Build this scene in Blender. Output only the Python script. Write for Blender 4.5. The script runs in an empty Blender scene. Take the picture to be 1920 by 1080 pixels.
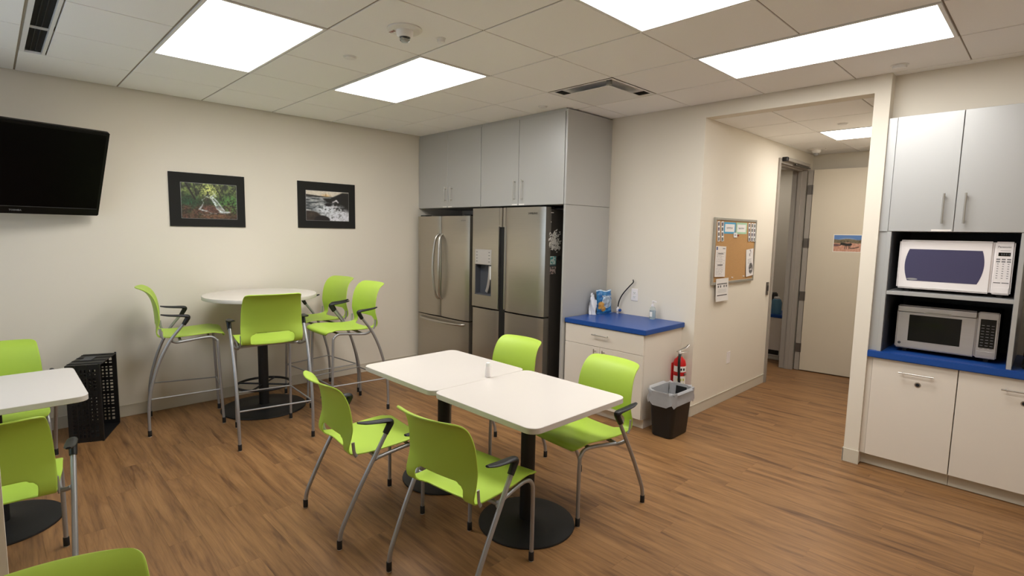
import bpy, bmesh, math, random
import numpy as np
from mathutils import Vector, Matrix

random.seed(7)
rng = np.random.default_rng(7)
sc = bpy.context.scene
COL = sc.collection
H = 2.7154          # room ceiling height
HH = 2.60           # hall ceiling height
T = 0.6096          # ceiling module
XW, YW, YH = 1.768, 1.2306, -1.974

# ------------------------------------------------------------------ camera
F_PX, YAW, PITCH, ROLL = 1001.4, 0.8029, 0.1056, 0.0181
fwd = Vector((math.cos(YAW) * math.cos(PITCH), math.sin(YAW) * math.cos(PITCH), -math.sin(PITCH)))
rgt = fwd.cross(Vector((0, 0, 1))).normalized()
upv = rgt.cross(fwd)
r2 = math.cos(ROLL) * rgt + math.sin(ROLL) * upv
u2 = -math.sin(ROLL) * rgt + math.cos(ROLL) * upv
cam = bpy.data.cameras.new('camera')
cam_o = bpy.data.objects.new('camera', cam)
COL.objects.link(cam_o)
m = Matrix((r2, u2, -fwd)).transposed().to_4x4()
m.translation = Vector((-2.6475, -4.1369, 1.6182))
cam_o.matrix_world = m
cam.sensor_width = 36
cam.lens = F_PX / 1920 * 36
cam.shift_x = 15.0 / 1920
cam.clip_start = 0.02
sc.camera = cam_o

# ------------------------------------------------------------------ world, exposure
w = bpy.data.worlds.new('world'); sc.world = w
w.use_nodes = True
w.node_tree.nodes['Background'].inputs[0].default_value = (0.62, 0.78, 1.0, 1)
w.node_tree.nodes['Background'].inputs[1].default_value = 1.2
sc.view_settings.view_transform = 'Standard'
sc.view_settings.look = 'None'
sc.view_settings.gamma = 1
sc.view_settings.use_curve_mapping = False
sc.view_settings.exposure = 1.1
PANEL = 6.6         # radiance of the ceiling light panels

# ------------------------------------------------------------------ materials
def lin(c):
    c = c / 255.0
    return c / 12.92 if c <= 0.04045 else ((c + 0.055) / 1.055) ** 2.4
def L3(rgb): return tuple(lin(c) for c in rgb) + (1,)

MATS = {}
def mat(name, rgb, rough=0.5, metal=0.0, spec=0.5, noise=None, bump=None, trans=0, ior=1.45, alpha=1, coat=0):
    """noise=(scale, amount) gentle colour mottling; bump=(scale, strength)"""
    m = bpy.data.materials.new(name); m.use_nodes = True
    nt = m.node_tree; b = nt.nodes['Principled BSDF']
    b.inputs['Base Color'].default_value = L3(rgb)
    b.inputs['Roughness'].default_value = rough
    b.inputs['Metallic'].default_value = metal
    b.inputs['Specular IOR Level'].default_value = spec
    b.inputs['Transmission Weight'].default_value = trans
    b.inputs['IOR'].default_value = ior
    b.inputs['Alpha'].default_value = alpha
    b.inputs['Coat Weight'].default_value = coat
    tc = None
    if noise or bump:
        tc = nt.nodes.new('ShaderNodeTexCoord')
    if noise:
        n = nt.nodes.new('ShaderNodeTexNoise'); n.inputs['Scale'].default_value = noise[0]; n.inputs['Detail'].default_value = 5
        nt.links.new(tc.outputs['Object'], n.inputs['Vector'])
        mx = nt.nodes.new('ShaderNodeMix'); mx.data_type = 'RGBA'
        c = L3(rgb); a = noise[1]
        mx.inputs[6].default_value = tuple(v * (1 - a) for v in c[:3]) + (1,)
        mx.inputs[7].default_value = tuple(min(1, v * (1 + a)) for v in c[:3]) + (1,)
        nt.links.new(n.outputs[0], mx.inputs[0]); nt.links.new(mx.outputs[2], b.inputs['Base Color'])
    if bump:
        n2 = nt.nodes.new('ShaderNodeTexNoise'); n2.inputs['Scale'].default_value = bump[0]; n2.inputs['Detail'].default_value = 3
        nt.links.new(tc.outputs['Object'], n2.inputs['Vector'])
        bp = nt.nodes.new('ShaderNodeBump'); bp.inputs['Strength'].default_value = bump[1]; bp.inputs['Distance'].default_value = 0.002
        nt.links.new(n2.outputs[0], bp.inputs['Height']); nt.links.new(bp.outputs[0], b.inputs['Normal'])
    MATS[name] = m
    return m

def emis(name, rgb, strength):
    m = bpy.data.materials.new(name); m.use_nodes = True
    nt = m.node_tree; nt.nodes.remove(nt.nodes['Principled BSDF'])
    e = nt.nodes.new('ShaderNodeEmission'); e.inputs[0].default_value = rgb + (1,); e.inputs[1].default_value = strength
    nt.links.new(e.outputs[0], nt.nodes['Material Output'].inputs[0])
    MATS[name] = m
    return m

def vcol(name, rough=0.5):
    m = bpy.data.materials.new(name); m.use_nodes = True
    nt = m.node_tree; b = nt.nodes['Principled BSDF']
    a = nt.nodes.new('ShaderNodeVertexColor'); a.layer_name = 'print'
    nt.links.new(a.outputs[0], b.inputs['Base Color']); b.inputs['Roughness'].default_value = rough
    return m

M_WALL = mat('wall_paint', (225, 217, 202), 0.75, spec=0.25, noise=(3, 0.015), bump=(220, 0.05))
M_HALLW = M_WALL
M_TILE = mat('ceiling_tile', (246, 244, 241), 0.95, spec=0.1, noise=(260, 0.06), bump=(350, 0.25))
M_TEE = mat('tee_metal', (150, 138, 120), 0.6)
M_WHITEM = mat('white_enamel', (232, 230, 226), 0.4)
M_PLENUM = mat('plenum_dark', (40, 36, 32), 0.9)
M_PANEL = emis('light_diffuser', (1.0, 0.985, 0.965), PANEL)
M_PANELH = emis('light_diffuser_hall', (1.0, 0.965, 0.92), PANEL * 1.35)
M_BASE = mat('rubber_baseboard', (205, 197, 180), 0.5)
M_GREEN = mat('lime_plastic', (174, 203, 76), 0.42, spec=0.4, bump=(900, 0.12))
M_TUBE = mat('silver_tube', (165, 165, 166), 0.38, metal=0.55, noise=(30, 0.03))
M_BLACK = mat('black_plastic', (24, 24, 25), 0.45, noise=(40, 0.1))
M_BLACKM = mat('black_powdercoat', (20, 20, 21), 0.5, bump=(600, 0.1))
M_GLIDE = mat('white_glide', (225, 222, 215), 0.4)
M_TABLE = mat('white_laminate', (218, 211, 203), 0.2, spec=0.5, noise=(6, 0.008))
M_TEDGE = mat('white_edge_band', (204, 197, 189), 0.4)
M_BLUE = mat('blue_laminate', (33, 74, 146), 0.32, spec=0.35, noise=(180, 0.06))
M_CREAM = mat('cream_laminate', (222, 213, 200), 0.45, noise=(4, 0.01))
M_GREYLAM = mat('grey_laminate', (190, 190, 188), 0.36, metal=0.4, noise=(320, 0.03))
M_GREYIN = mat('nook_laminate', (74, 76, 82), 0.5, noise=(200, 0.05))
M_NICKEL = mat('brushed_nickel', (190, 187, 180), 0.3, metal=0.95)
M_DARKGAP = mat('dark_gap', (16, 15, 14), 0.8)
M_FRDARK = mat('fridge_side', (74, 69, 64), 0.42, metal=0.3, bump=(500, 0.1))
M_TV = mat('tv_gloss', (7, 7, 8), 0.35, spec=0.25)
M_SCREEN = mat('tv_screen', (3, 3, 4), 0.3, spec=0.12)
M_MATB = mat('black_matboard', (27, 26, 23), 0.85, noise=(90, 0.15))
M_CORK = mat('cork', (184, 142, 92), 0.9, noise=(130, 0.25), bump=(300, 0.3))
M_ALU = mat('aluminium', (176, 174, 166), 0.4, metal=0.7)
M_FRAME = mat('door_frame_grey', (156, 148, 138), 0.5)
M_DOOR = mat('door_laminate', (206, 195, 174), 0.5, noise=(5, 0.012))
M_HINGE = mat('hinge_steel', (110, 104, 98), 0.4, metal=0.7)
M_RED = mat('extinguisher_red', (190, 22, 24), 0.28)
M_PAPER = mat('white_paper', (232, 228, 222), 0.8)
M_INK = mat('dark_ink', (30, 30, 32), 0.7)
M_REDINK = mat('red_ink', (150, 50, 40), 0.7)
M_GREYINK = mat('grey_ink', (120, 118, 118), 0.7)
M_CHROMEINK = mat('silver_ink', (150, 150, 150), 0.4)
M_WHITEP = mat('white_plastic', (236, 230, 228), 0.35)
M_STEEL = None
M_GLASSD = mat('dark_glass', (14, 15, 14), 0.08)
M_MWGLASS = mat('mesh_window', (72, 70, 98), 0.25, noise=(500, 0.12))
M_PRINT = vcol('printed_paper', 0.55)
M_PRINTG = vcol('printed_film', 0.3)
M_CLEAR = mat('clear_plastic', (235, 243, 245), 0.08, trans=0.92, ior=1.2)
M_BAGFILM = mat('bin_liner_film', (220, 220, 222), 0.3, trans=0.55, ior=1.1, noise=(30, 0.1))
M_CLOTHW = mat('white_bag_film', (232, 232, 236), 0.4, noise=(30, 0.05))
M_JUG = mat('blue_jug', (110, 160, 190), 0.2, trans=0.3)
M_WGLASS = mat('window_glass', (255, 255, 255), 0.0, trans=1.0, ior=1.0)

def steel(name, rgb, rough=0.3, metal=0.92):
    m = bpy.data.materials.new(name); m.use_nodes = True
    nt = m.node_tree; b = nt.nodes['Principled BSDF']
    b.inputs['Metallic'].default_value = metal
    tc = nt.nodes.new('ShaderNodeTexCoord'); mp = nt.nodes.new('ShaderNodeMapping')
    mp.inputs['Scale'].default_value = (3, 3, 420)
    n = nt.nodes.new('ShaderNodeTexNoise'); n.inputs['Scale'].default_value = 1.0; n.inputs['Detail'].default_value = 4
    nt.links.new(tc.outputs['Object'], mp.inputs[0]); nt.links.new(mp.outputs[0], n.inputs['Vector'])
    cr = nt.nodes.new('ShaderNodeValToRGB')
    c = L3(rgb)
    cr.color_ramp.elements[0].position = 0.3; cr.color_ramp.elements[0].color = tuple(v * 0.965 for v in c[:3]) + (1,)
    cr.color_ramp.elements[1].position = 0.7; cr.color_ramp.elements[1].color = tuple(min(1, v * 1.03) for v in c[:3]) + (1,)
    nt.links.new(n.outputs[0], cr.inputs[0]); nt.links.new(cr.outputs[0], b.inputs['Base Color'])
    b.inputs['Roughness'].default_value = rough
    b.inputs['Anisotropic'].default_value = 0.6
    return m
M_STEEL = steel('brushed_stainless', (180, 173, 160), 0.3, 0.85)
M_STEELL = steel('light_stainless', (196, 192, 190), 0.34, 0.6)

def floor_mat():
    m = bpy.data.materials.new('wood_plank'); m.use_nodes = True
    nt = m.node_tree; b = nt.nodes['Principled BSDF']; N = nt.nodes.new; K = nt.links.new
    tc = N('ShaderNodeTexCoord'); oi = N('ShaderNodeObjectInfo')
    mul = N('ShaderNodeVectorMath'); mul.operation = 'MULTIPLY_ADD'
    comb = N('ShaderNodeCombineXYZ')
    for i in range(3): K(oi.outputs['Random'], comb.inputs[i])
    mul.inputs[1].default_value = (37, 91, 53)
    K(comb.outputs[0], mul.inputs[0]); K(tc.outputs['Object'], mul.inputs[2])
    # long streaks
    mp = N('ShaderNodeMapping'); mp.inputs['Scale'].default_value = (20, 1.6, 1)
    K(mul.outputs[0], mp.inputs[0])
    n1 = N('ShaderNodeTexNoise'); n1.inputs['Scale'].default_value = 1.0; n1.inputs['Detail'].default_value = 6; n1.inputs['Roughness'].default_value = 0.6; n1.inputs['Distortion'].default_value = 0.6
    K(mp.outputs[0], n1.inputs['Vector'])
    # cathedral grain
    mp2 = N('ShaderNodeMapping'); mp2.inputs['Scale'].default_value = (7, 0.75, 1)
    K(mul.outputs[0], mp2.inputs[0])
    n2 = N('ShaderNodeTexNoise'); n2.inputs['Scale'].default_value = 1.0; n2.inputs['Detail'].default_value = 2
    K(mp2.outputs[0], n2.inputs['Vector'])
    ml = N('ShaderNodeMath'); ml.operation = 'MULTIPLY'; ml.inputs[1].default_value = 26
    K(n2.outputs[0], ml.inputs[0])
    fr = N('ShaderNodeMath'); fr.operation = 'PINGPONG'; fr.inputs[1].default_value = 1.0
    K(ml.outputs[0], fr.inputs[0])
    # fine pores
    mp3 = N('ShaderNodeMapping'); mp3.inputs['Scale'].default_value = (150, 5, 1)
    K(mul.outputs[0], mp3.inputs[0])
    n3 = N('ShaderNodeTexNoise'); n3.inputs['Scale'].default_value = 1.0; n3.inputs['Detail'].default_value = 3
    K(mp3.outputs[0], n3.inputs['Vector'])
    r1 = N('ShaderNodeValToRGB')
    e = r1.color_ramp.elements
    e[0].position = 0.30; e[0].color = L3((98, 67, 42))
    e[1].position = 0.70; e[1].color = L3((160, 119, 76))
    e2 = r1.color_ramp.elements.new(0.48); e2.color = L3((139, 101, 63))
    K(n1.outputs[0], r1.inputs[0])
    mx = N('ShaderNodeMix'); mx.data_type = 'RGBA'; mx.blend_type = 'MULTIPLY'
    r2_ = N('ShaderNodeValToRGB'); r2_.color_ramp.elements[0].color = (0.72, 0.68, 0.64, 1); r2_.color_ramp.elements[1].color = (1, 1, 1, 1)
    r2_.color_ramp.elements[1].position = 0.45
    K(fr.outputs[0], r2_.inputs[0])
    mx.inputs[0].default_value = 0.45
    K(r1.outputs[0], mx.inputs[6]); K(r2_.outputs[0], mx.inputs[7])
    mx2 = N('ShaderNodeMix'); mx2.data_type = 'RGBA'; mx2.blend_type = 'MULTIPLY'; mx2.inputs[0].default_value = 0.5
    r3 = N('ShaderNodeValToRGB'); r3.color_ramp.elements[0].position = 0.32; r3.color_ramp.elements[0].color = (0.7, 0.66, 0.62, 1); r3.color_ramp.elements[1].position = 0.5; r3.color_ramp.elements[1].color = (1, 1, 1, 1)
    K(n3.outputs[0], r3.inputs[0]); K(mx.outputs[2], mx2.inputs[6]); K(r3.outputs[0], mx2.inputs[7])
    # per-plank tone
    mr = N('ShaderNodeMapRange'); mr.inputs[3].default_value = 0.95; mr.inputs[4].default_value = 1.05
    K(oi.outputs['Random'], mr.inputs[0])
    hs = N('ShaderNodeHueSaturation'); K(mr.outputs[0], hs.inputs['Value']); hs.inputs['Saturation'].default_value = 1.0
    K(mx2.outputs[2], hs.inputs['Color']); K(hs.outputs[0], b.inputs['Base Color'])
    b.inputs['Roughness'].default_value = 0.42; b.inputs['Specular IOR Level'].default_value = 0.4
    bp = N('ShaderNodeBump'); bp.inputs['Strength'].default_value = 0.12; bp.inputs['Distance'].default_value = 0.001
    K(n3.outputs[0], bp.inputs['Height']); K(bp.outputs[0], b.inputs['Normal'])
    return m
M_FLOOR = floor_mat()

# ------------------------------------------------------------------ helpers
OFF = {}
def off(parent):
    return OFF.get(parent.name, Vector((0, 0, 0))) if parent else Vector((0, 0, 0))

def link(name, me, material=None, parent=None, smooth=None):
    if material is not None:
        me.materials.clear(); me.materials.append(material)
    o = bpy.data.objects.new(name, me); COL.objects.link(o)
    if parent:
        d = off(parent); me.transform(Matrix.Translation(-d)); o.parent = parent
        OFF[o.name] = d
    if smooth is not None:
        me.polygons.foreach_set('use_smooth', [smooth] * len(me.polygons))
        if smooth:
            try: me.set_sharp_from_angle(angle=math.radians(40))
            except Exception: pass
    return o

def pyd(name, verts, faces, material, parent=None, smooth=None):
    me = bpy.data.meshes.new(name); me.from_pydata([tuple(v) for v in verts], [], faces); me.update()
    return link(name, me, material, parent, smooth)

def bm_obj(name, bm, material, parent=None, smooth=None):
    me = bpy.data.meshes.new(name); bm.normal_update(); bm.to_mesh(me); bm.free()
    return link(name, me, material, parent, smooth)

def add_box(bm, lo, hi, bevel=0.0, seg=1):
    lo = Vector(lo); hi = Vector(hi)
    r = bmesh.ops.create_cube(bm, size=1.0)
    bmesh.ops.scale(bm, vec=hi - lo, verts=r['verts'])
    bmesh.ops.translate(bm, vec=(lo + hi) / 2, verts=r['verts'])
    if bevel > 0:
        vs = set(r['verts'])
        es = [e for e in bm.edges if e.verts[0] in vs and e.verts[1] in vs]
        bmesh.ops.bevel(bm, geom=es, offset=bevel, segments=seg, affect='EDGES', clamp_overlap=True)

def box(name, lo, hi, material, parent=None, bevel=0.0, seg=1):
    bm = bmesh.new(); add_box(bm, [min(a, b) for a, b in zip(lo, hi)], [max(a, b) for a, b in zip(lo, hi)], bevel, seg)
    return bm_obj(name, bm, material, parent, True if (bevel > 0 and seg > 1) else None)

def add_lathe(bm, prof, seg=24, c=(0, 0, 0), axis='z', cap=True):
    rings = []
    for r, z in prof:
        ring = []
        for i in range(seg):
            a = 2 * math.pi * i / seg
            p = (r * math.cos(a), r * math.sin(a), z)
            if axis == 'y': p = (p[0], p[2], p[1])
            if axis == 'x': p = (p[2], p[0], p[1])
            ring.append(bm.verts.new((p[0] + c[0], p[1] + c[1], p[2] + c[2])))
        rings.append(ring)
    for a, b in zip(rings, rings[1:]):
        for i in range(seg):
            bm.faces.new((a[i], a[(i + 1) % seg], b[(i + 1) % seg], b[i]))
    if cap:
        bm.faces.new(list(reversed(rings[0]))); bm.faces.new(rings[-1])
    return rings
def lathe(name, prof, material, parent=None, seg=24, c=(0, 0, 0), axis='z', smooth=True, cap=True):
    bm = bmesh.new(); add_lathe(bm, prof, seg, c, axis, cap)
    bmesh.ops.recalc_face_normals(bm, faces=bm.faces)
    return bm_obj(name, bm, material, parent, smooth)

def catmull(pts, n=6):
    P = [Vector(p) for p in pts]
    out = []
    for i in range(len(P) - 1):
        p0 = P[max(i - 1, 0)]; p1 = P[i]; p2 = P[i + 1]; p3 = P[min(i + 2, len(P) - 1)]
        for k in range(n):
            t = k / n
            out.append(0.5 * ((2 * p1) + (-p0 + p2) * t + (2 * p0 - 5 * p1 + 4 * p2 - p3) * t * t + (-p0 + 3 * p1 - 3 * p2 + p3) * t ** 3))
    out.append(P[-1]); return out

def add_tube(bm, pts, r, seg=10, smooth_n=0, flat=None):
    """r scalar or list; flat=(list of (a,b)) elliptical radii across/along"""
    P = catmull(pts, smooth_n) if smooth_n else [Vector(p) for p in pts]
    n = len(P)
    prev = None; rings = []
    for i in range(n):
        t = (P[min(i + 1, n - 1)] - P[max(i - 1, 0)]).normalized()
        if prev is None:
            ref = Vector((0, 1, 0)) if abs(t.y) < 0.9 else Vector((1, 0, 0))
        else: ref = prev
        s = (ref - t * ref.dot(t)).normalized(); prev = s
        q = t.cross(s)
        rr = r if not hasattr(r, '__len__') else np.interp(i / (n - 1) * (len(r) - 1), range(len(r)), r)
        ra = rb = rr
        if flat:
            x = i / (n - 1) * (len(flat) - 1)
            ra = np.interp(x, range(len(flat)), [f[0] for f in flat]); rb = np.interp(x, range(len(flat)), [f[1] for f in flat])
        rings.append([bm.verts.new(P[i] + s * (ra * math.cos(2 * math.pi * k / seg)) + q * (rb * math.sin(2 * math.pi * k / seg))) for k in range(seg)])
    for a, b in zip(rings, rings[1:]):
        for k in range(seg): bm.faces.new((a[k], a[(k + 1) % seg], b[(k + 1) % seg], b[k]))
    bm.faces.new(list(reversed(rings[0]))); bm.faces.new(rings[-1])
def tube(name, pts, r, material, parent=None, seg=10, n=0, flat=None):
    bm = bmesh.new(); add_tube(bm, pts, r, seg, n, flat)
    bmesh.ops.recalc_face_normals(bm, faces=bm.faces)
    return bm_obj(name, bm, material, parent, True)

def tag(o, label=None, cat=None, group=None, kind=None):
    if label: o['label'] = label
    if cat: o['category'] = cat
    if group: o['group'] = group
    if kind: o['kind'] = kind
    return o
def thing(name, label, cat, loc=(0, 0, 0), group=None):
    o = bpy.data.objects.new(name, None); COL.objects.link(o)
    o.location = loc; o.empty_display_size = 0.05
    OFF[o.name] = Vector(loc)
    return tag(o, label, cat, group)
def struct(o): o['kind'] = 'structure'; return o
def sbox(name, lo, hi, material, parent=None, bevel=0):
    o = box(name, lo, hi, material, parent, bevel)
    if parent is None: o['kind'] = 'structure'
    return o
def copy_tree(o, parent=None):
    c = o.copy(); COL.objects.link(c); c.parent = parent
    for ch in list(o.children): copy_tree(ch, c)
    return c

# surface frames: u to the viewer's right, v up, d out of the surface
def FX(X, Y, Z): return Matrix(((0, 0, -1, X), (-1, 0, 0, Y), (0, 1, 0, Z), (0, 0, 0, 1)))   # faces -X
def FY(X, Y, Z): return Matrix(((1, 0, 0, X), (0, 0, -1, Y), (0, 1, 0, Z), (0, 0, 0, 1)))    # faces -Y
def FD(X, Y, Z): return Matrix(((0, -1, 0, X), (-1, 0, 0, Y), (0, 0, -1, Z), (0, 0, 0, 1)))  # faces down

def text(name, body, size, material, M, parent=None, align='CENTER', xs=1.0):
    cu = bpy.data.curves.new(name, 'FONT'); cu.body = body; cu.size = size; cu.align_x = align; cu.align_y = 'CENTER'
    cu.resolution_u = 2; cu.extrude = 0.0003
    to = bpy.data.objects.new('tmp', cu); COL.objects.link(to)
    dg = bpy.context.evaluated_depsgraph_get()
    me = bpy.data.meshes.new_from_object(to.evaluated_get(dg))
    bpy.data.objects.remove(to); bpy.data.curves.remove(cu)
    me.transform(M @ Matrix.Diagonal((xs, 1, 1, 1))); me.name = name
    return link(name, me, material, parent)

def paint(name, w_, h_, arr, M, parent=None, material=None, curl=0.0):
    """flat print: arr[row from top][col] sRGB 0..1 on a w x h sheet, M maps (u,v,d)"""
    hh, ww = arr.shape[:2]
    us = np.linspace(0, w_, ww + 1); vs = np.linspace(h_, 0, hh + 1)
    U, V = np.meshgrid(us, vs)
    D = curl * (1 - V / h_) ** 2
    pts = np.stack([U.ravel(), V.ravel(), D.ravel()], 1)
    M3 = np.array(M)
    wp = pts @ M3[:3, :3].T + M3[:3, 3]
    idx = np.arange((hh + 1) * (ww + 1)).reshape(hh + 1, ww + 1)
    f = np.stack([idx[1:, :-1], idx[1:, 1:], idx[:-1, 1:], idx[:-1, :-1]], -1).reshape(-1, 4)
    me = bpy.data.meshes.new(name); me.from_pydata(wp.tolist(), [], f.tolist()); me.update()
    ca = me.color_attributes.new('print', 'BYTE_COLOR', 'CORNER')
    c = np.ones((hh * ww, 4, 4), np.float32); c[:, :, :3] = np.clip(arr, 0, 1).reshape(-1, 1, 3)
    ca.data.foreach_set('color_srgb', c.ravel())
    return link(name, me, material or M_PRINT, parent)

def vnoise(h, w_, sx, sy, seed, oct_=3):
    out = np.zeros((h, w_)); amp = 1; tot = 0
    for o in range(oct_):
        r = np.random.default_rng(seed + o * 17)
        gx = max(2, int(sx * 2 ** o)) + 1; gy = max(2, int(sy * 2 ** o)) + 1
        g = r.random((gy + 1, gx + 1))
        yy = np.linspace(0, gy - 1e-6, h); xx = np.linspace(0, gx - 1e-6, w_)
        y0 = yy.astype(int); x0 = xx.astype(int); fy = (yy - y0)[:, None]; fx = (xx - x0)[None]
        fy = fy * fy * (3 - 2 * fy); fx = fx * fx * (3 - 2 * fx)
        v = g[y0][:, x0] * (1 - fy) * (1 - fx) + g[y0][:, x0 + 1] * (1 - fy) * fx + g[y0 + 1][:, x0] * fy * (1 - fx) + g[y0 + 1][:, x0 + 1] * fy * fx
        out += amp * v; tot += amp; amp *= 0.55
    return out / tot
def C(*rgb): return np.array(rgb, float) / 255
def blend(A, col, mask): return A * (1 - mask[..., None]) + np.asarray(col) * mask[..., None]
def soft(d, s): return np.clip(0.5 - d / s, 0, 1)
def grid(h, w_):
    y, x = np.mgrid[0:h, 0:w_]; return (x + .5) / w_, (y + .5) / h
def stroke(A, pts, wd, col, s=0.01, asp=1.0):
    h, w_ = A.shape[:2]; x, y = grid(h, w_)
    for (x0, y0), (x1, y1) in zip(pts, pts[1:]):
        dx, dy = (x1 - x0) * asp, y1 - y0
        t = np.clip(((x - x0) * asp * dx + (y - y0) * dy) / (dx * dx + dy * dy + 1e-9), 0, 1)
        d = np.hypot((x - x0) * asp - t * dx, y - y0 - t * dy)
        A = blend(A, col, soft(d - wd, s))
    return A

# ================================================================== THE SETTING
# ---- floor: subfloor slab with single planks laid along Y
XL, YF = -3.60, -5.00
floor = sbox('floor', (XL - .1, YF - .1, -0.06), (6.1, YW + .1, -0.004), M_FLOOR)
PW, PL = 0.152, 1.22
pl_cache = {}
def plank(x0, x1, y0, y1):
    k = (round(x1 - x0, 3), round(y1 - y0, 3))
    if k not in pl_cache:
        g = 0.00015
        bm = bmesh.new(); add_box(bm, (g, g, -0.004), (k[0] - g, k[1] - g, 0.0), 0.0003)
        me = bpy.data.meshes.new('plank'); bm.to_mesh(me); bm.free(); me.materials.append(M_FLOOR); pl_cache[k] = me
    o = bpy.data.objects.new('plank', pl_cache[k]); COL.objects.link(o); o.location = (x0, y0, 0); o.parent = floor
def rows(xa, xb, ya, yb):
    x = xa
    while x < xb - 0.01:
        x1 = min(x + PW, xb)
        y = ya; first = random.choice([.2, .41, .61, .81, 1.02, 1.22])
        while y < yb - 0.01:
            y1 = min(y + first, yb)
            if yb - y1 < 0.12: y1 = yb
            plank(x, x1, y, y1); y = y1; first = PL
        x = x1
rows(XL, XW, YF, YW)
rows(XW, 4.6, -3.17, YH)

# ---- walls
TOP = H + 0.25
sbox('wall_back', (XL - .1, YW, 0), (XW + .1, YW + .1, TOP), M_WALL)
wall_r = sbox('wall_right', (XW, YH + .12, 0), (XW + .12, YW, TOP), M_WALL)
sbox('trim_1', (XW, -3.17, HH), (XW + .12, YH, TOP), M_WALL)                        # header over the opening
sbox('wall_column', (XW - .012, -3.262, 0), (4.6, -3.17, TOP), M_WALL)             # wing wall whose end is the pale column
DX0, DX1, DZ = 3.50, 4.36, 2.42
def multi_box(name, boxes, material):
    bm = bmesh.new()
    for lo, hi in boxes: add_box(bm, lo, hi)
    return struct(bm_obj(name, bm, material))
multi_box('wall_hall', [((XW, YH, 0), (DX0, YH + .12, TOP)), ((DX1, YH, 0), (4.6, YH + .12, TOP)), ((DX0, YH, DZ), (DX1, YH + .12, TOP))], M_WALL)
sbox('wall_hall_end', (4.6, -3.262, 0), (4.7, YH + .12, TOP), M_WALL)
sbox('wall_kitchen', (2.42, YF, 0), (2.52, -3.262, TOP), M_WALL)
sbox('trim_2', (1.86, YF, 2.425), (2.42, -3.262, TOP), M_WALL)                      # bulkhead above the kitchen cupboards
sbox('wall_front', (XL - .1, YF - .1, 0), (2.52, YF, TOP), M_WALL)
# left wall with a daylight window
wy0, wy1, wz0, wz1 = -1.45, 0.55, 0.95, 2.15
multi_box('wall_left', [((XL - .1, YF, 0), (XL, wy0, TOP)), ((XL - .1, wy1, 0), (XL, YW, TOP)),
                        ((XL - .1, wy0, 0), (XL, wy1, wz0)), ((XL - .1, wy0, wz1), (XL, wy1, TOP))], M_WALL)
bm = bmesh.new()
for lo, hi in [((XL - .09, wy0, wz0), (XL - .01, wy0 + .05, wz1)), ((XL - .09, wy1 - .05, wz0), (XL - .01, wy1, wz1)),
               ((XL - .09, wy0, wz0), (XL - .01, wy1, wz0 + .05)), ((XL - .09, wy0, wz1 - .05), (XL - .01, wy1, wz1)),
               ((XL - .09, -.475, wz0), (XL - .01, -.425, wz1))]: add_box(bm, lo, hi)
win = struct(bm_obj('window_1', bm, M_ALU))
for a, b in ((wy0 + .05, -.475), (-.425, wy1 - .05)):
    box('pane', (XL - .055, a, wz0 + .05), (XL - .049, b, wz1 - .05), M_WGLASS, win)
# near wing wall whose edge shows at the lower left of the view
sbox('wall_wing', (XL, -1.92, 0), (-2.664, -1.80, H), M_WALL)
# room beyond the open door
multi_box('wall_side_room', [((5.9, YH + .12, 0), (6.0, 0.1, TOP)), ((XW + .12, 0.1, 0), (6.0, 0.2, TOP)), ((4.7, YH, 0), (6.0, YH + .12, TOP)),
                             ((4.60, YH + .12, 0), (4.70, -1.80, TOP))], M_WALL)
sbox('ceiling_side_room', (XW + .12, YH + .12, HH), (5.9, 0.1, HH + .1), M_TILE)

# ---- baseboards
def baseb(name, lo, hi):
    bm = bmesh.new(); add_box(bm, lo, hi, 0.002)
    add_box(bm, (lo[0] - .003, lo[1] - .003, hi[2] - .006), (hi[0] + .003, hi[1] + .003, hi[2]))
    return struct(bm_obj(name, bm, M_BASE))
baseb('baseboard_back', (XL, YW - .006, 0), (1.05, YW, .10))
baseb('baseboard_right', (XW - .006, YH, 0), (XW, -1.885, .10))
baseb('baseboard_hall', (XW, YH - .006, 0), (DX0 - .04, YH, .10))
bm = bmesh.new()
add_box(bm, (XW - .02, -3.268, 0), (XW - .012, -3.164, .10), .002); add_box(bm, (XW - .02, -3.17, 0), (4.6, -3.164, .10))
struct(bm_obj('baseboard_column', bm, M_BASE))
baseb('baseboard_wing', (-2.664, -1.926, 0), (-2.658, -1.794, .10))

# ---- ceiling: backing slab, tees, tiles
ceil = multi_box('ceiling', [((XL, YF, H + .03), (XW, YW, H + .13)), ((XW, YF, H), (1.86, -3.262, H + .13))], M_TILE)
def solid_tile(x0, x1, y0, y1, z, par, gx=.006, gy=.004):
    bm = bmesh.new(); add_box(bm, (x0 + gx, y0 + gy, z), (x1 - gx, y1 - gy, z + .016), 0.0015)
    bm_obj('ceiling_tile', bm, M_TILE, par)
LIGHTS = [(-3, 0), (-1, 0), (-1, 4), (1, 4)]       # each spans i..i+1, j..j+2
lit = {(i, j + k) for i, j in LIGHTS for k in (0, 1)}
DIFF = (1, 2)
xs = [max(XL, i * T) for i in range(-6, 3)] + [XW]
for i in range(-6, 3):
    x0, x1 = max(XL, i * T), min(XW, (i + 1) * T)
    if x1 - x0 < .02: continue
    for j in range(-3, 9):
        y1, y0 = min(YW, -j * T), max(YF, -(j + 1) * T)
        if y1 - y0 < .02 or (i, j) in lit or (i, j) == DIFF: continue
        xx = x0
        if i == -4 and -1 <= j <= 2: xx = -2.438 + 0.135
        if i == 2 or x1 > 1.12 and y1 > -0.95 and False: pass
        solid_tile(xx, x1, y0, y1, H, ceil)
for i in range(-5, 3):
    box('main_tee', (i * T - .012, YF, H + .005), (i * T + .012, YW, H + .03), M_TEE, ceil)
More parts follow.
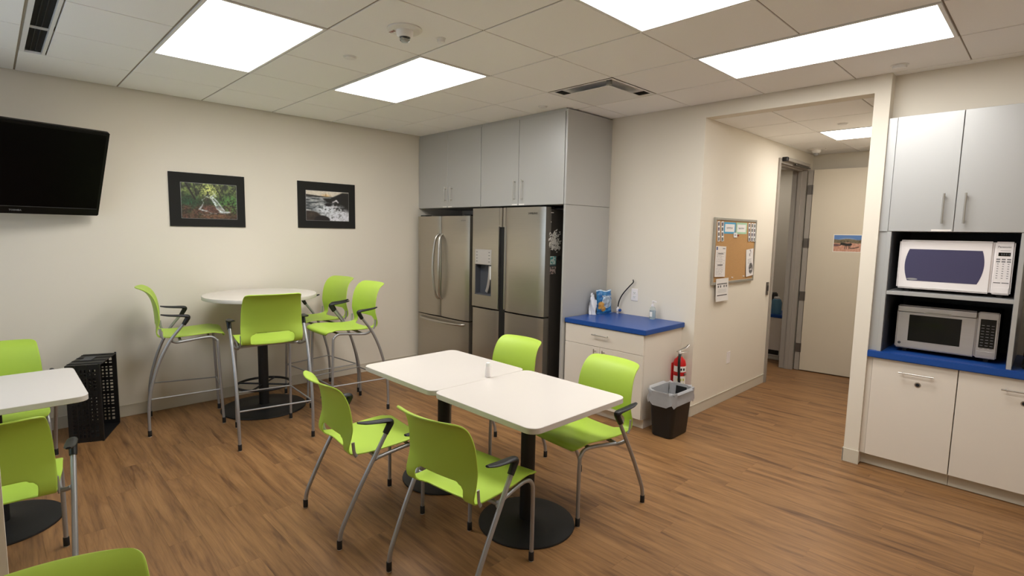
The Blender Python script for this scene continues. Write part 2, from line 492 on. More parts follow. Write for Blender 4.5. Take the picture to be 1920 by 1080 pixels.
for j in range(-2, 9):
    if not YF < -j * T < YW: continue
    for xa, xb in ([(XL, -2.438), (-2.303, XW)] if -1 <= j <= 3 else [(XL, XW)]):
        box('cross_tee', (xa, -j * T - .012, H + .006), (xb, -j * T + .012, H + .028), M_TEE, ceil)

hceil = sbox('ceiling_hall', (XW + .12, -3.17, HH + .03), (4.6, YH, HH + .13), M_PLENUM)
hx = [XW + .12, 2.42, 3.03, 3.62, 4.23, 4.6]; hy = [-3.17, -3.065, -2.455, YH]
for a in range(5):
    for b in range(3):
        if a == 2 and b == 1: continue
        solid_tile(hx[a], hx[a + 1], hy[b], hy[b + 1], HH, hceil)
for x in hx[1:-1]: box('cross_tee', (x - .012, -3.17, HH + .006), (x + .012, YH, HH + .028), M_TEE, hceil)
for y in hy[1:-1]: box('main_tee', (XW + .12, y - .012, HH + .005), (4.6, y + .012, HH + .03), M_TEE, hceil)

# ---- ceiling light fixtures
def fixture(x0, x1, y0, y1, z, label, dm, group='recessed ceiling light panels'):
    t = thing('ceiling_light', label, 'light', ((x0 + x1) / 2, (y0 + y1) / 2, z), group)
    bm = bmesh.new(); f = .022
    for lo, hi in [((x0 + .006, y0 + .005), (x0 + f, y1 - .005)), ((x1 - f, y0 + .005), (x1 - .006, y1 - .005)), ((x0 + f, y0 + .005), (x1 - f, y0 + f)), ((x0 + f, y1 - f), (x1 - f, y1 - .005))]:
        add_box(bm, (*lo, z - .004), (*hi, z + .02))
    bm_obj('frame', bm, M_WHITEM, t)
    box('diffuser', (x0 + f, y0 + f, z + .002), (x1 - f, y1 - f, z + .008), dm, t)
LL = {(-3, 0): 'bright ceiling light panel nearest the wall television', (-1, 0): 'bright ceiling light panel between the fire strobe and the picture wall',
      (-1, 4): 'bright ceiling light panel cut by the top edge of the photo', (1, 4): 'long bright ceiling light panel in front of the hall opening'}
for i, j in LIGHTS:
    fixture(i * T, (i + 1) * T, -(j + 2) * T, -j * T, H, LL[(i, j)], M_PANEL)
fixture(3.03, 3.62, -3.065, -2.455, HH, 'smaller light panel in the hall ceiling beyond the opening', M_PANELH)
fixture(4.95, 5.55, -1.6, -.4, HH - .012, 'unseen light panel added to light the side room beyond the open door', emis('added_side_room_light', (1.0, 0.94, 0.86), PANEL * 0.2))  # out-of-view panel, added to give the side room its dim light

# ---- square plaque diffuser
x0, x1, y0, y1 = T, 2 * T, -3 * T, -2 * T
t = thing('air_diffuser', 'square white air diffuser plate with dark gap near the fridge cabinet', 'vent', ((x0 + x1) / 2, (y0 + y1) / 2, H))
bm = bmesh.new()
def ring_quad(bm, a, b, za, zb):
    A = [bm.verts.new((x0 + a, y0 + a, za)), bm.verts.new((x1 - a, y0 + a, za)), bm.verts.new((x1 - a, y1 - a, za)), bm.verts.new((x0 + a, y1 - a, za))]
    B = [bm.verts.new((x0 + b, y0 + b, zb)), bm.verts.new((x1 - b, y0 + b, zb)), bm.verts.new((x1 - b, y1 - b, zb)), bm.verts.new((x0 + b, y1 - b, zb))]
    for k in range(4): bm.faces.new((A[k], A[(k + 1) % 4], B[(k + 1) % 4], B[k]))
for a, b, za, zb in [(.006, .028, H, H), (.028, .034, H, H + .006)]: ring_quad(bm, a, b, za, zb)
bm_obj('pan', bm, M_WHITEM, t)
bm = bmesh.new()
for a, b, za, zb in [(.034, .07, H + .006, H + .07), (.07, .2, H + .07, H + .11)]: ring_quad(bm, a, b, za, zb)
v = [bm.verts.new((x0 + .2, y0 + .2, H + .11)), bm.verts.new((x1 - .2, y0 + .2, H + .11)), bm.verts.new((x1 - .2, y1 - .2, H + .11)), bm.verts.new((x0 + .2, y1 - .2, H + .11))]; bm.faces.new(v)
bm_obj('throat', bm, M_BLACKM, t)
box('plaque', (x0 + .085, y0 + .085, H - .024), (x1 - .085, y1 - .085, H - .018), M_WHITEM, t, .002)
box('corner_clip', (x0 + .07, y0 + .07, H - .018), (x0 + .1, y0 + .1, H + .03), M_ALU, t)
# ---- linear slot diffuser by the television
sx = -2.438
t = thing('slot_diffuser', 'black linear slot air diffuser in the ceiling above the television', 'vent', (sx + .07, -.6, H))
for lo, hi in [((sx + .007, -1.82), (sx + .03, .605)), ((sx + .115, -1.82), (sx + .132, .605))]: box('flange', (*lo, H - .002), (*hi, H + .02), M_WHITEM, t)
for q in (sx + .058, sx + .082): box('vane', (q, -1.82, H + .012), (q + .003, .6, H + .02), M_BLACKM, t)
box('joint_strip', (sx + .03, -.002, H - .001), (sx + .115, .003, H + .012), M_WHITEM, t)
box('duct', (sx + .03, -1.82, H + .022), (sx + .115, .605, H + .029), M_DARKGAP, t)

# ---- ceiling devices
def strobe(x, y, z, label, words=True, r=.095):
    t = thing('fire_strobe', label, 'alarm', (x, y, z))
    lathe('base_plate', [(r, z - .0005), (r, z - .006), (r * .92, z - .012), (r * .9, z - .012)], M_WHITEM, t, 36, (x, y, 0))
    lathe('dome', [(r * .5, z - .012), (r * .46, z - .035), (r * .36, z - .045)], M_WHITEM, t, 28, (x, y, 0))
    lathe('lens', [(r * .30, z - .045), (r * .28, z - .062), (r * .18, z - .07)], M_CHROMEINK if not words else M_CLEAR, t, 20, (x, y, 0))
    box('reflector', (x - .02, y - .008, z - .058), (x + .02, y + .008, z - .047), M_NICKEL, t, .003)
    if words:
        text('lettering', 'FIRE', .028, M_REDINK, FD(x - .045, y + .052, z - .0125) , t)
strobe(-0.925, -1.53, H, 'round white fire strobe with red lettering on the ceiling')
strobe(4.12, -2.14, HH, 'round white alarm strobe on the hall ceiling', False)
def disc(name, x, y, z, r, d, label, cat, group=None):
    o = thing(name, label, cat, (x, y, z), group)
    lathe('escutcheon', [(r, z - .0005), (r, z - .003), (r * .86, z - .004)], M_WHITEM, o, 28, (x, y, 0))
    lathe('cap', [(r * .8, z - .004), (r * .8, z - d), (r * .7, z - d - .002)], M_WHITEM, o, 28, (x, y, 0))
disc('sprinkler_cover', -.902, -.865, H, .042, .010, 'small flat sprinkler cover near the round strobe', 'sprinkler')
disc('sprinkler_cover', .933, -.88, H, .042, .010, 'small flat sprinkler cover just above the fridge cabinet', 'sprinkler')
disc('sprinkler_cover', 1.60, -3.327, H, .048, .022, 'white round ceiling sensor above the kitchen column', 'detector')
disc('ceiling_sensor', -.70, -1.56, H, .028, .022, 'tiny white ceiling sensor beside the fire strobe', 'sensor')
disc('sprinkler_cover', 2.744, -2.735, HH, .042, .010, 'small flat sprinkler cover in the hall ceiling', 'sprinkler')

# ---- door: frame, slab, hinges, closer
fr = bmesh.new()
fw = .05
for lo, hi in [((DX0 - .03, YH - .015, 0), (DX0 + .02, YH + .135, DZ + .03)), ((DX1 - .02, YH - .015, 0), (DX1 + .03, YH + .135, DZ + .03)), ((DX0 + .02, YH - .015, DZ - .02), (DX1 - .02, YH + .135, DZ + .03)),
               ((DX1 - .035, YH + .03, 0), (DX1 - .02, YH + .07, DZ - .02)), ((DX0 + .02, YH + .03, DZ - .035), (DX1 - .035, YH + .07, DZ - .02))]:
    add_box(fr, lo, hi)
dframe = struct(bm_obj('trim_3', fr, M_FRAME))
dr = thing('door_1', 'open cream hall door with a small photo taped on it', 'door', (DX1 + .01, YH - .02, 0)); dr['kind'] = 'structure'
del dr['category']
ang = math.radians(7)
sl = box('slab', (0, -.88, .012), (.045, -.066, DZ - .02), M_DOOR)
sl.data.transform(Matrix.Identity(4)); sl.parent = dr
es = box('edge_strip', (.002, -.060, .006), (.045, -.008, DZ - .02), M_FRAME); es.parent = dr
for z in (.28, .91, 1.545, 2.17):
    hg = box('hinge', (-.003, -.058, z - .055), (.002, -.010, z + .055), M_HINGE, None, .001); hg.parent = dr
    kn = lathe('knuckle', [(.007, z - .055), (.007, z + .055)], M_HINGE, None, 10, (-.003, -.064, 0)); kn.parent = hg
dr.rotation_euler = (0, 0, ang)
t = thing('door_closer', 'grey overhead door closer with black end above the open door', 'door closer', (3.9, YH - .05, 2.43))
box('body', (3.58, YH - .065, 2.425), (4.30, YH - .015, 2.46), M_FRAME, t, .004)
box('end_cap', (3.53, YH - .068, 2.422), (3.58, YH - .015, 2.463), M_BLACK, t, .004)
box('arm', (3.85, YH - .06, 2.405), (4.33, YH - .035, 2.42), M_HINGE, t, .003)

# ---- things glimpsed in the side room
t = thing('low_cabinet', 'low white cabinet with blue top seen through the door gap', 'cabinet', (4.95, -1.4, 0))
box('body', (4.72, -1.79, .05), (5.2, -1.2, .56), M_CREAM, t, .003)
box('plinth', (4.74, -1.78, 0), (5.18, -1.21, .05), M_BASE, t)
box('worktop', (4.71, -1.795, .56), (5.22, -1.19, .60), M_BLUE, t, .004)
box('vent_grille', (4.715, -1.70, .07), (4.72, -1.3, .13), M_BLACK, t)
t = thing('water_jug', 'pale blue plastic jug on the low cabinet beyond the door', 'jug', (4.82, -1.60, .60))
lathe('jug_body', [(.06, .60), (.065, .62), (.065, .75), (.05, .79), (.03, .80)], M_JUG, t, 20, (4.82, -1.60, 0))
lathe('jug_lid', [(.035, .80), (.035, .82), (.02, .825)], M_WHITEP, t, 16, (4.82, -1.60, 0))
t = thing('black_machine', 'black appliance behind the blue jug on the low cabinet', 'appliance', (4.95, -1.45, .60))
box('machine_body', (4.86, -1.53, .60), (5.06, -1.36, .86), M_BLACK, t, .012, 2)
box('machine_panel', (4.855, -1.51, .76), (4.86, -1.38, .84), M_GREYIN, t)

# ================================================================== FRIDGE WALL
CX = 1.09           # front plane of the upper cupboard doors
def bar_handle(par, P0, P1, out, r=.005, stand=.03, over=.02):
    """bar pull between P0 and P1, standing off the surface along `out`"""
    P0, P1, out = Vector(P0), Vector(P1), Vector(out)
    d = (P1 - P0).normalized()
    bm = bmesh.new()
    add_tube(bm, [P0 + out * stand, P1 + out * stand], r, 10)
    for q in (P0 + d * over, P1 - d * over): add_tube(bm, [q, q + out * stand], r * .8, 8)
    bmesh.ops.recalc_face_normals(bm, faces=bm.faces)
    return bm_obj('handle', bm, M_NICKEL, par, True)

t_panel = thing('fridge_side_panel', 'tall grey laminate panel on the counter side of the fridges', 'panel', (1.44, -1.02, 0))
box('lower_panel', (1.094, -1.036, 0), (XW - .001, -1.014, 1.868), M_GREYLAM, t_panel, .001)
box('upper_panel', (1.094, -1.036, 1.871), (XW - .001, -1.014, H - .012), M_GREYLAM, t_panel, .001)

def upper_unit(ya, ym, yb, hy, hz, label):
    t = thing('upper_cabinet', label, 'cabinet', (1.43, (ya + yb) / 2, 1.87), 'grey cupboards above the fridges')
    bm = bmesh.new()
    for lo, hi in [((CX + .021, yb, 1.87), (XW - .002, ya, 1.888)), ((CX + .021, yb, H - .03), (XW - .002, ya, H - .012)), ((CX + .021, yb, 1.888), (XW - .002, yb + .018, H - .03)), ((CX + .021, ya - .018, 1.888), (XW - .002, ya, H - .03)), ((XW - .02, yb, 1.888), (XW - .002, ya, H - .03))]:
        add_box(bm, lo, hi)
    bm_obj('carcass', bm, M_GREYLAM, t)
    box('scribe_strip', (CX + .012, yb, H - .029), (CX + .0205, ya, H - .001), M_GREYLAM, t)
    for (a, b), h_ in zip(((ya, ym), (ym, yb)), hy):
        d = box('door', (CX, b + .002, 1.872), (CX + .019, a - .002, H - .03), M_GREYLAM, t, .0012)
        bar_handle(d, (CX, h_, hz[0]), (CX, h_, hz[1]), (-1, 0, 0))
        s = 1 if a == ya else -1
        box('label_strip', (CX - .0008, min(ym + s * .012, ym + s * .085), 1.875), (CX, max(ym + s * .012, ym + s * .085), 1.886), M_PAPER, d)
    return t
upper_unit(YW - .004, .672, .114, (.697, .588), (1.935, 2.10), 'grey two-door cupboard above the shorter fridge by the picture wall')
upper_unit(.110, -.440, -1.012, (-.396, -.50), (1.915, 2.12), 'grey two-door cupboard above the taller fridge with dispenser')

def bowed(nm, a, b, z0, z1, X, th, bow, par):
    bm = bmesh.new(); n = 14; c = .010
    sec = [(X + th, a), (X + c, a)] 
    for k in range(n + 1):
        q = k / n; y = a + (b - a) * q; e = min(1, min(q, 1 - q) * abs(a - b) / c) ; rnd = c * (1 - math.sqrt(max(0, 1 - (1 - e) ** 2)))
        sec.append((X + rnd - bow * (1 - (2 * q - 1) ** 2), y))
    sec += [(X + c, b), (X + th, b)]
    lo = [bm.verts.new((x_, y_, z0)) for x_, y_ in sec]; hi = [bm.verts.new((x_, y_, z1)) for x_, y_ in sec]
    m_ = len(sec)
    for k in range(m_): bm.faces.new((lo[k], lo[(k + 1) % m_], hi[(k + 1) % m_], hi[k]))
    bm.faces.new(lo); bm.faces.new(list(reversed(hi)))
    bmesh.ops.remove_doubles(bm, verts=bm.verts, dist=1e-5); bmesh.ops.recalc_face_normals(bm, faces=bm.faces)
    return bm_obj(nm, bm, M_STEEL, par, True)

# ---- fridge with curved twin handles
FXf = 1.03
t = thing('french_door_fridge', 'shorter stainless french-door fridge with curved handles beside the picture wall', 'fridge', (1.36, .70, 0))
fa, fb, fm = 1.165, .215, .715
box('cabinet', (FXf + .075, fb + .008, .03), (XW - .03, fa - .008, 1.765), M_FRDARK, t, .004)
for a, b in ((fa, fm), (fm, fb)):
    d = bowed('door', a - .003, b + .003, .645, 1.775, FXf, .07, .012, t)
    s = 1 if a == fa else -1
    yy = fm + s * .032
    tube('handle', [(FXf - .004, yy, 1.575), (FXf - .045, yy + s * .004, 1.52), (FXf - .062, yy + s * .018, 1.36), (FXf - .068, yy + s * .024, 1.205), (FXf - .062, yy + s * .018, 1.05), (FXf - .045, yy + s * .004, .90), (FXf - .004, yy, .845)], .015, M_NICKEL, d, 10, 4)
d = bowed('freezer_drawer', fa - .003, fb + .003, .06, .632, FXf, .07, .014, t)
tube('handle', [(FXf - .004, 1.07, .60), (FXf - .04, 1.03, .596), (FXf - .058, .85, .592), (FXf - .06, .68, .590), (FXf - .058, .5, .592), (FXf - .04, .32, .596), (FXf - .004, .28, .60)], .013, M_NICKEL, d, 10, 4)
box('hinge_cover', (FXf + .03, fa - .12, 1.765), (FXf + .12, fa - .02, 1.79), M_BLACK, t, .004)
box('hinge_cover', (FXf + .03, fb + .02, 1.765), (FXf + .12, fb + .12, 1.79), M_BLACK, t, .004)
box('kick_plate', (FXf + .05, fb + .02, 0), (FXf + .08, fa - .02, .055), M_BLACK, t)
text('logo', 'SAMSUNG', .018, M_GREYINK, FX(FXf - .009, .305, 1.725), t)

# ---- four-door fridge with dispenser
t = thing('four_door_fridge', 'taller stainless four-door fridge with water dispenser and dark side', 'fridge', (1.38, -.34, 0))
ga, gb, gm = .165, -.85, -.285
Fb = 1.035
box('cabinet', (Fb + .085, gb, .03), (XW - .03, ga - .008, 1.83), M_FRDARK, t, .004)
hw = .044
def fdoor(nm, a, b, z0, z1):
    return bowed(nm, a, b, z0, z1, Fb, .08, .010, t)
# upper left door, built around the dispenser opening
bm = bmesh.new()
dy0, dy1, dz0, dz1 = -.130, .120, .955, 1.43
for lo, hi in [((Fb, gm + hw, dz1), (Fb + .08, ga, 1.85)), ((Fb, gm + hw, .828), (Fb + .08, ga, dz0)), ((Fb, dy1, dz0), (Fb + .08, ga, dz1)), ((Fb, gm + hw, dz0), (Fb + .08, dy0, dz1))]: add_box(bm, lo, hi)
dl = bm_obj('door', bm, M_STEEL, t)
dr_ = fdoor('door', gm - hw, gb, .828, 1.85)
fdoor('lower_door', ga, gm + hw, .06, .812); fdoor('lower_door', gm - hw, gb, .06, .812)
box('handle_recess', (Fb + .012, gm - hw + .001, .06), (Fb + .07, gm + hw - .001, 1.68), M_BLACKM, t)
box('door_gap', (Fb + .03, gm - hw, 1.68), (Fb + .07, gm + hw, 1.85), M_DARKGAP, t)
for s, d in ((1, dl), (-1, dr_)):
    box('filler_edge', (Fb, gm + s * .006, 1.66), (Fb + .06, gm + s * hw, 1.85), M_STEEL, d, .004, 2)
    box('handle_trim', (Fb - .012, gm + s * (hw - .004), .84), (Fb + .012, gm + s * (hw + .004), 1.67), M_NICKEL, d, .003)
box('control_panel', (Fb - .003, dy0, 1.272), (Fb + .02, dy1, dz1), M_STEELL, dl, .003)
for k in range(4):
    for yy in (dy0 + .03, dy1 - .03): box('button', (Fb - .0045, yy - .01, 1.30 + k * .032), (Fb - .003, yy + .01, 1.308 + k * .032), M_GREYINK, dl)
bm = bmesh.new()
for lo, hi in [((Fb + .07, dy0, dz0), (Fb + .079, dy1, 1.272)), ((Fb + .002, dy0 - .001, dz0), (Fb + .07, dy0 + .006, 1.272)), ((Fb + .002, dy1 - .006, dz0), (Fb + .07, dy1 + .001, 1.272)), ((Fb - .002, dy0, dz0 - .001), (Fb + .07, dy1, dz0 + .012))]: add_box(bm, lo, hi)
bm_obj('dispenser_recess', bm, M_GREYIN, dl)
tube('paddle', [(Fb + .03, -.075, 1.26), (Fb + .028, -.072, 1.15), (Fb + .035, -.045, 1.05), (Fb + .045, -.01, .985)], .014, M_STEELL, dl, 8, 4, flat=[(.018, .006)] * 3)
box('ice_chute', (Fb + .01, -.122, 1.12), (Fb + .04, -.095, 1.26), M_WHITEM, dl, .005)
box('hinge_cover', (Fb + .04, gb + .004, 1.83), (Fb + .13, gb + .09, 1.852), M_BLACK, t, .004)
text('logo', 'SAMSUNG', .026, M_INK, FX(Fb - .0105, -.703, 1.79), dr_)

# ---- magnets and photos on the dark fridge side
SY = gb - .0005
bm = bmesh.new(); r_ = random.Random(3)
for k in range(140):
    while True:
        dx, dz = r_.gauss(0, .045), r_.gauss(0, .058)
        if abs(dx) < .085 and abs(dz) < .105: break
    cx, cz = 1.178 + dx, 1.535 + dz
    ln, hh_ = r_.choice([.018, .026, .034, .022]), .008
    a = r_.uniform(-1.2, 1.2)
    b0 = len(bm.verts); bm.verts.ensure_lookup_table()
    q = bmesh.ops.create_cube(bm, size=1)['verts']
    bmesh.ops.scale(bm, vec=(ln, .0014, hh_), verts=q)
    bmesh.ops.rotate(bm, matrix=Matrix.Rotation(a, 3, 'Y'), verts=q)
    bmesh.ops.translate(bm, vec=(cx, SY - .0013 - k * .00001, cz), verts=q)
o = bm_obj('word_magnets', bm, M_PAPER); tag(o, 'cluster of tiny white word magnets on the dark fridge side', 'magnets', kind='stuff')
def small_print(name, x0, z0, w_, h_, arr, label, cat):
    o = paint(name, w_, h_, arr, FY(x0, SY - .0012, z0)); return tag(o, label, cat)
x, y = grid(20, 18)
A = blend(np.ones((20, 18, 3)) * C(60, 150, 150), C(205, 220, 215), soft(vnoise(20, 18, 4, 4, 5) * -1 + .45, .2)); A = blend(A, C(70, 95, 100), soft(.85 - y, .1))
small_print('photo_magnet', 1.115, 1.305, .085, .09, A, 'teal photo magnet under the word magnets on the fridge side', 'magnet')
A = blend(np.ones((20, 18, 3)) * C(80, 74, 70), C(190, 170, 165), soft(vnoise(20, 18, 5, 5, 9) * -1 + .5, .2))
small_print('photo_magnet', 1.115, 1.228, .085, .068, A, 'dark pinkish photo magnet below the teal one on the fridge side', 'magnet')
lathe_o = lathe('round_magnet', [(.026, -.001), (.026, .007), (.022, .010)], M_BLACK, None, 24, (0, 0, 0), 'y')
lathe_o.data.transform(Matrix.Rotation(math.pi, 4, 'Z')); lathe_o.location = (1.245, SY - .0005, 1.375)
tag(lathe_o, 'round black magnet beside the teal photo magnet', 'magnet')
o = box('label_tag', (1.11, SY - .0014, 1.795), (1.15, SY - .0002, 1.803), M_PAPER); tag(o, 'thin white sticker at the top of the fridge side', 'sticker')
o = box('label_tag', (1.113, SY - .0016, 1.708), (1.121, SY - .0002, 1.718), M_PAPER); tag(o, 'tiny square white magnet above the word magnets', 'magnet')

# ================================================================== COUNTER UNIT
ZC = .843
yb0, yb1 = -1.862, -1.043
t = thing('base_cabinet', 'cream base cabinet with one drawer under the blue counter by the fridges', 'cabinet', (1.46, -1.45, 0))
bm = bmesh.new()
for lo, hi in [((1.155, yb0, .085), (XW - .002, yb0 + .018, ZC - .042)), ((1.155, yb1 - .018, .085), (XW - .002, yb1, ZC - .042)), ((1.155, yb0 + .018, .085), (XW - .002, yb1 - .018, .103)), ((XW - .02, yb0 + .018, .103), (XW - .002, yb1 - .018, ZC - .042)), ((1.155, yb0 + .018, ZC - .06), (XW - .02, yb1 - .018, ZC - .042))]: add_box(bm, lo, hi)
bm_obj('carcass', bm, M_CREAM, t)
box('toe_kick', (1.20, yb0 + .01, 0), (XW - .002, yb1 - .002, .085), M_CREAM, t)
DXf = 1.135
dwr = box('drawer', (DXf, yb0 + .001, .63), (DXf + .019, yb1 - .001, ZC - .046), M_CREAM, t, .0015)
bar_handle(dwr, (DXf, -1.36, .735), (DXf, -1.53, .735), (-1, 0, 0))
ym = -1.435
for a, b, h_ in ((yb1, ym, -1.39), (ym, yb0, -1.48)):
    d = box('door', (DXf, b + .0015, .09), (DXf + .019, a - .0015, .627), M_CREAM, t, .0015)
    bar_handle(d, (DXf, h_, .44), (DXf, h_, .61), (-1, 0, 0))
o = box('blue_countertop', (1.122, -1.885, ZC - .041), (XW - .001, -1.042, ZC), M_BLUE, None, .003, 2)
tag(o, 'blue laminate countertop on the small base cabinet beside the fridges', 'countertop')

# crinkled blue chip bag
t = thing('chip_bag', 'blue snack bag with pictured chips standing on the blue counter', 'chip bag', (1.60, -1.125, ZC))
bh, bw = .225, .175
n1, n2 = 44, 34
x, y = grid(n1, n2)
A = np.ones((n1, n2, 3)) * C(34, 96, 158)
A = blend(A, C(60, 140, 190), soft(vnoise(n1, n2, 4, 5, 21) * -1 + .38, .25) * .6)
dd = np.hypot((x - .62) * .78, (y - .5)) 
A = blend(A, C(232, 236, 240), soft(np.abs(dd - .245) - .012, .02))
A = blend(A, C(150, 164, 178), soft(dd - .23, .02)); A = blend(A, C(178, 190, 200), soft(np.abs(dd - .11) - .05, .1) * .5)
for cx_, cy_, rr in ((.22, .62, .17), (.38, .80, .15), (.15, .74, .1)):
    q = np.hypot((x - cx_) * .78, y - cy_); A = blend(A, C(196, 140, 62), soft(q - rr * .75, .04)); A = blend(A, C(226, 176, 100), soft(q - rr * .4, .1) * .7)
A = blend(A, C(240, 244, 246), soft(.03 - y + .01 * np.sin(x * 40), .03) * 0 + (y < .035) * .8)
P = []
for side in (1, -1):
    for j in range(n1 + 1):
        for i in range(n2 + 1):
            u = i / n2; v_ = j / n1
            bul = (math.sin(math.pi * u) ** .6) * (math.sin(math.pi * min(1, v_ * .93 + .07)) ** .7) * .034
            if v_ > .95: bul *= .3
            wob = .003 * math.sin(u * 23 + v_ * 9) + .002 * math.sin(v_ * 31 + u * 7)
            wd = bw * (1 - .05 * math.sin(math.pi * v_))
            P.append(((u - .5) * wd, -side * (bul + .0005) - wob, bh * (1 - v_) + .006 * math.sin(u * 8) * (1 - v_)))
idx = lambda s, j, i: s * (n1 + 1) * (n2 + 1) + j * (n2 + 1) + i
fc, cl = [], []
for s in (0, 1):
    for j in range(n1):
        for i in range(n2):
            q = (idx(s, j + 1, i), idx(s, j + 1, i + 1), idx(s, j, i + 1), idx(s, j, i))
            fc.append(q if s == 0 else q[::-1]); cl.append(A[j, i] if s == 0 else C(40, 100, 160))
me = bpy.data.meshes.new('bag_film'); me.from_pydata(P, [], fc); me.update()
ca = me.color_attributes.new('print', 'BYTE_COLOR', 'CORNER'); c4 = np.ones((len(fc), 4, 4), np.float32); c4[:, :, :3] = np.array(cl)[:, None, :]
ca.data.foreach_set('color_srgb', c4.ravel())
Mb = Matrix.Translation((1.615, -1.125, ZC + .002)) @ Matrix.Rotation(math.radians(-20), 4, 'Z') @ Matrix.Rotation(math.radians(-5), 4, 'X')
me.transform(Mb); link('bag_film', me, M_PRINTG, t, True)
text('lettering', 'BITE SIZE', .025, M_PAPER, Mb @ FY(.01, -.036, .165), t)
# white crumpled plastic bag
t = thing('white_plastic_bag', 'crumpled white plastic bag leaning beside the blue chip bag', 'bag', (1.49, -1.09, ZC))
bm = bmesh.new(); rings = []
for j in range(15):
    v_ = j / 14; ring = []
    for i in range(22):
        a = 2 * math.pi * i / 22
        rr = (.041 - .004 * v_) * (1 + .22 * math.sin(3 * a + v_ * 5) + .13 * math.sin(7 * a + v_ * 11))
        z = v_ * .14
        if v_ > .8: z += .05 * max(0, math.sin(2 * a + .6)) * (v_ - .8) / .2
        ring.append(bm.verts.new((1.475 + .8 * rr * math.cos(a), -1.092 + .75 * rr * math.sin(a), ZC + .002 + z)))
    rings.append(ring)
for a, b in zip(rings, rings[1:]):
    for i in range(22): bm.faces.new((a[i], a[(i + 1) % 22], b[(i + 1) % 22], b[i]))
bm.faces.new(list(reversed(rings[0])))
bm_obj('bag_body', bm, M_CLOTHW, t, True)
tube('bag_handle', [(1.453, -1.10, ZC + .15), (1.443, -1.095, ZC + .19), (1.46, -1.09, ZC + .205), (1.475, -1.08, ZC + .16)], .006, M_CLOTHW, t, 8, 5, flat=[(.009, .003)] * 2)
# capped water line
t = thing('water_line', 'black water tube rising from a blue-handled valve on the counter', 'water line', (1.735, -1.20, ZC))
lathe('valve_body', [(.011, ZC), (.011, ZC + .02), (.016, ZC + .024), (.016, ZC + .045), (.009, ZC + .05), (.008, ZC + .066)], M_WHITEP, t, 14, (1.735, -1.20, 0))
lathe('valve_handle', [(.012, -1.24), (.014, -1.235), (.014, -1.222), (.006, -1.216)], MATS['blue_laminate'], t, 14, (1.728, 0, ZC + .036), 'y')
tube('tube', [(1.735, -1.20, ZC + .06), (1.733, -1.215, ZC + .13), (1.732, -1.255, ZC + .2), (1.735, -1.32, ZC + .275), (1.74, -1.352, ZC + .31), (1.742, -1.357, ZC + .325), (1.745, -1.35, ZC + .34)], .0055, M_BLACK, t, 10, 5)
# hand sanitizer
sx_, sy_ = 1.70, -1.60
t = thing('sanitizer_bottle', 'clear pump bottle of hand sanitizer at the back of the counter', 'bottle', (sx_, sy_, ZC))
lathe('bottle', [(.024, ZC + .0005), (.028, ZC + .006), (.028, ZC + .085), (.022, ZC + .105), (.011, ZC + .115), (.011, ZC + .12)], M_CLEAR, t, 24, (sx_, sy_, 0))
lathe('liquid', [(.024, ZC + .003), (.0255, ZC + .01), (.0255, ZC + .08)], mat('gel', (214, 228, 236), .1, trans=.7, ior=1.33), t, 20, (sx_, sy_, 0))
box('label', (sx_ - .0292, sy_ - .012, ZC + .025), (sx_ - .0278, sy_ + .012, ZC + .07), M_PAPER, t)
pm = lathe('pump', [(.013, ZC + .118), (.013, ZC + .135), (.005, ZC + .138), (.005, ZC + .158), (.010, ZC + .16), (.009, ZC + .17)], M_WHITEP, t, 18, (sx_, sy_, 0))
tube('nozzle', [(sx_, sy_, ZC + .165), (sx_ - .012, sy_ - .035, ZC + .165), (sx_ - .013, sy_ - .04, ZC + .158)], .0045, M_WHITEP, pm, 8)

def outlet(M_, label, kind='outlet'):
    t = thing('wall_outlet', label, 'outlet', M_.translation)
    def bx(nm, lo, hi, m_, b=0):
        o = box(nm, lo, hi, m_, None, b); o.data.transform(M_); o.data.transform(Matrix.Translation(-M_.translation)); o.parent = t; return o
    bx('plate', (-.036, -.058, .0003), (.036, .058, .006), M_WHITEP, .002)
    if kind == 'outlet':
        for s in (-1, 1):
            bx('receptacle', (-.017, s * .02 - .014, .006), (.017, s * .02 + .014, .008), M_WHITEM, .002)
            for k in (-.007, .007): bx('slot', (k - .0012, s * .02 - .003, .008), (k + .0012, s * .02 + .006, .0084), M_INK)
            bx('ground_hole', (-.002, s * .02 - .010, .008), (.002, s * .02 - .006, .0084), M_INK)
    return t
outlet(FX(XW, -1.362, 1.04), 'white double outlet on the wall above the blue counter')
outlet(FY(2.51, YH, .43), 'blank white wall plate low on the hall wall', 'blank')
t = thing('strike_reader', 'small dark metal plate on the wall beside the door frame', 'card reader', (3.39, YH, 1.055))
box('plate', (3.365, YH - .012, .985), (3.415, YH - .0003, 1.125), M_HINGE, t, .003)
box('lens', (3.375, YH - .016, 1.03), (3.405, YH - .012, 1.09), M_BLACK, t, .002)

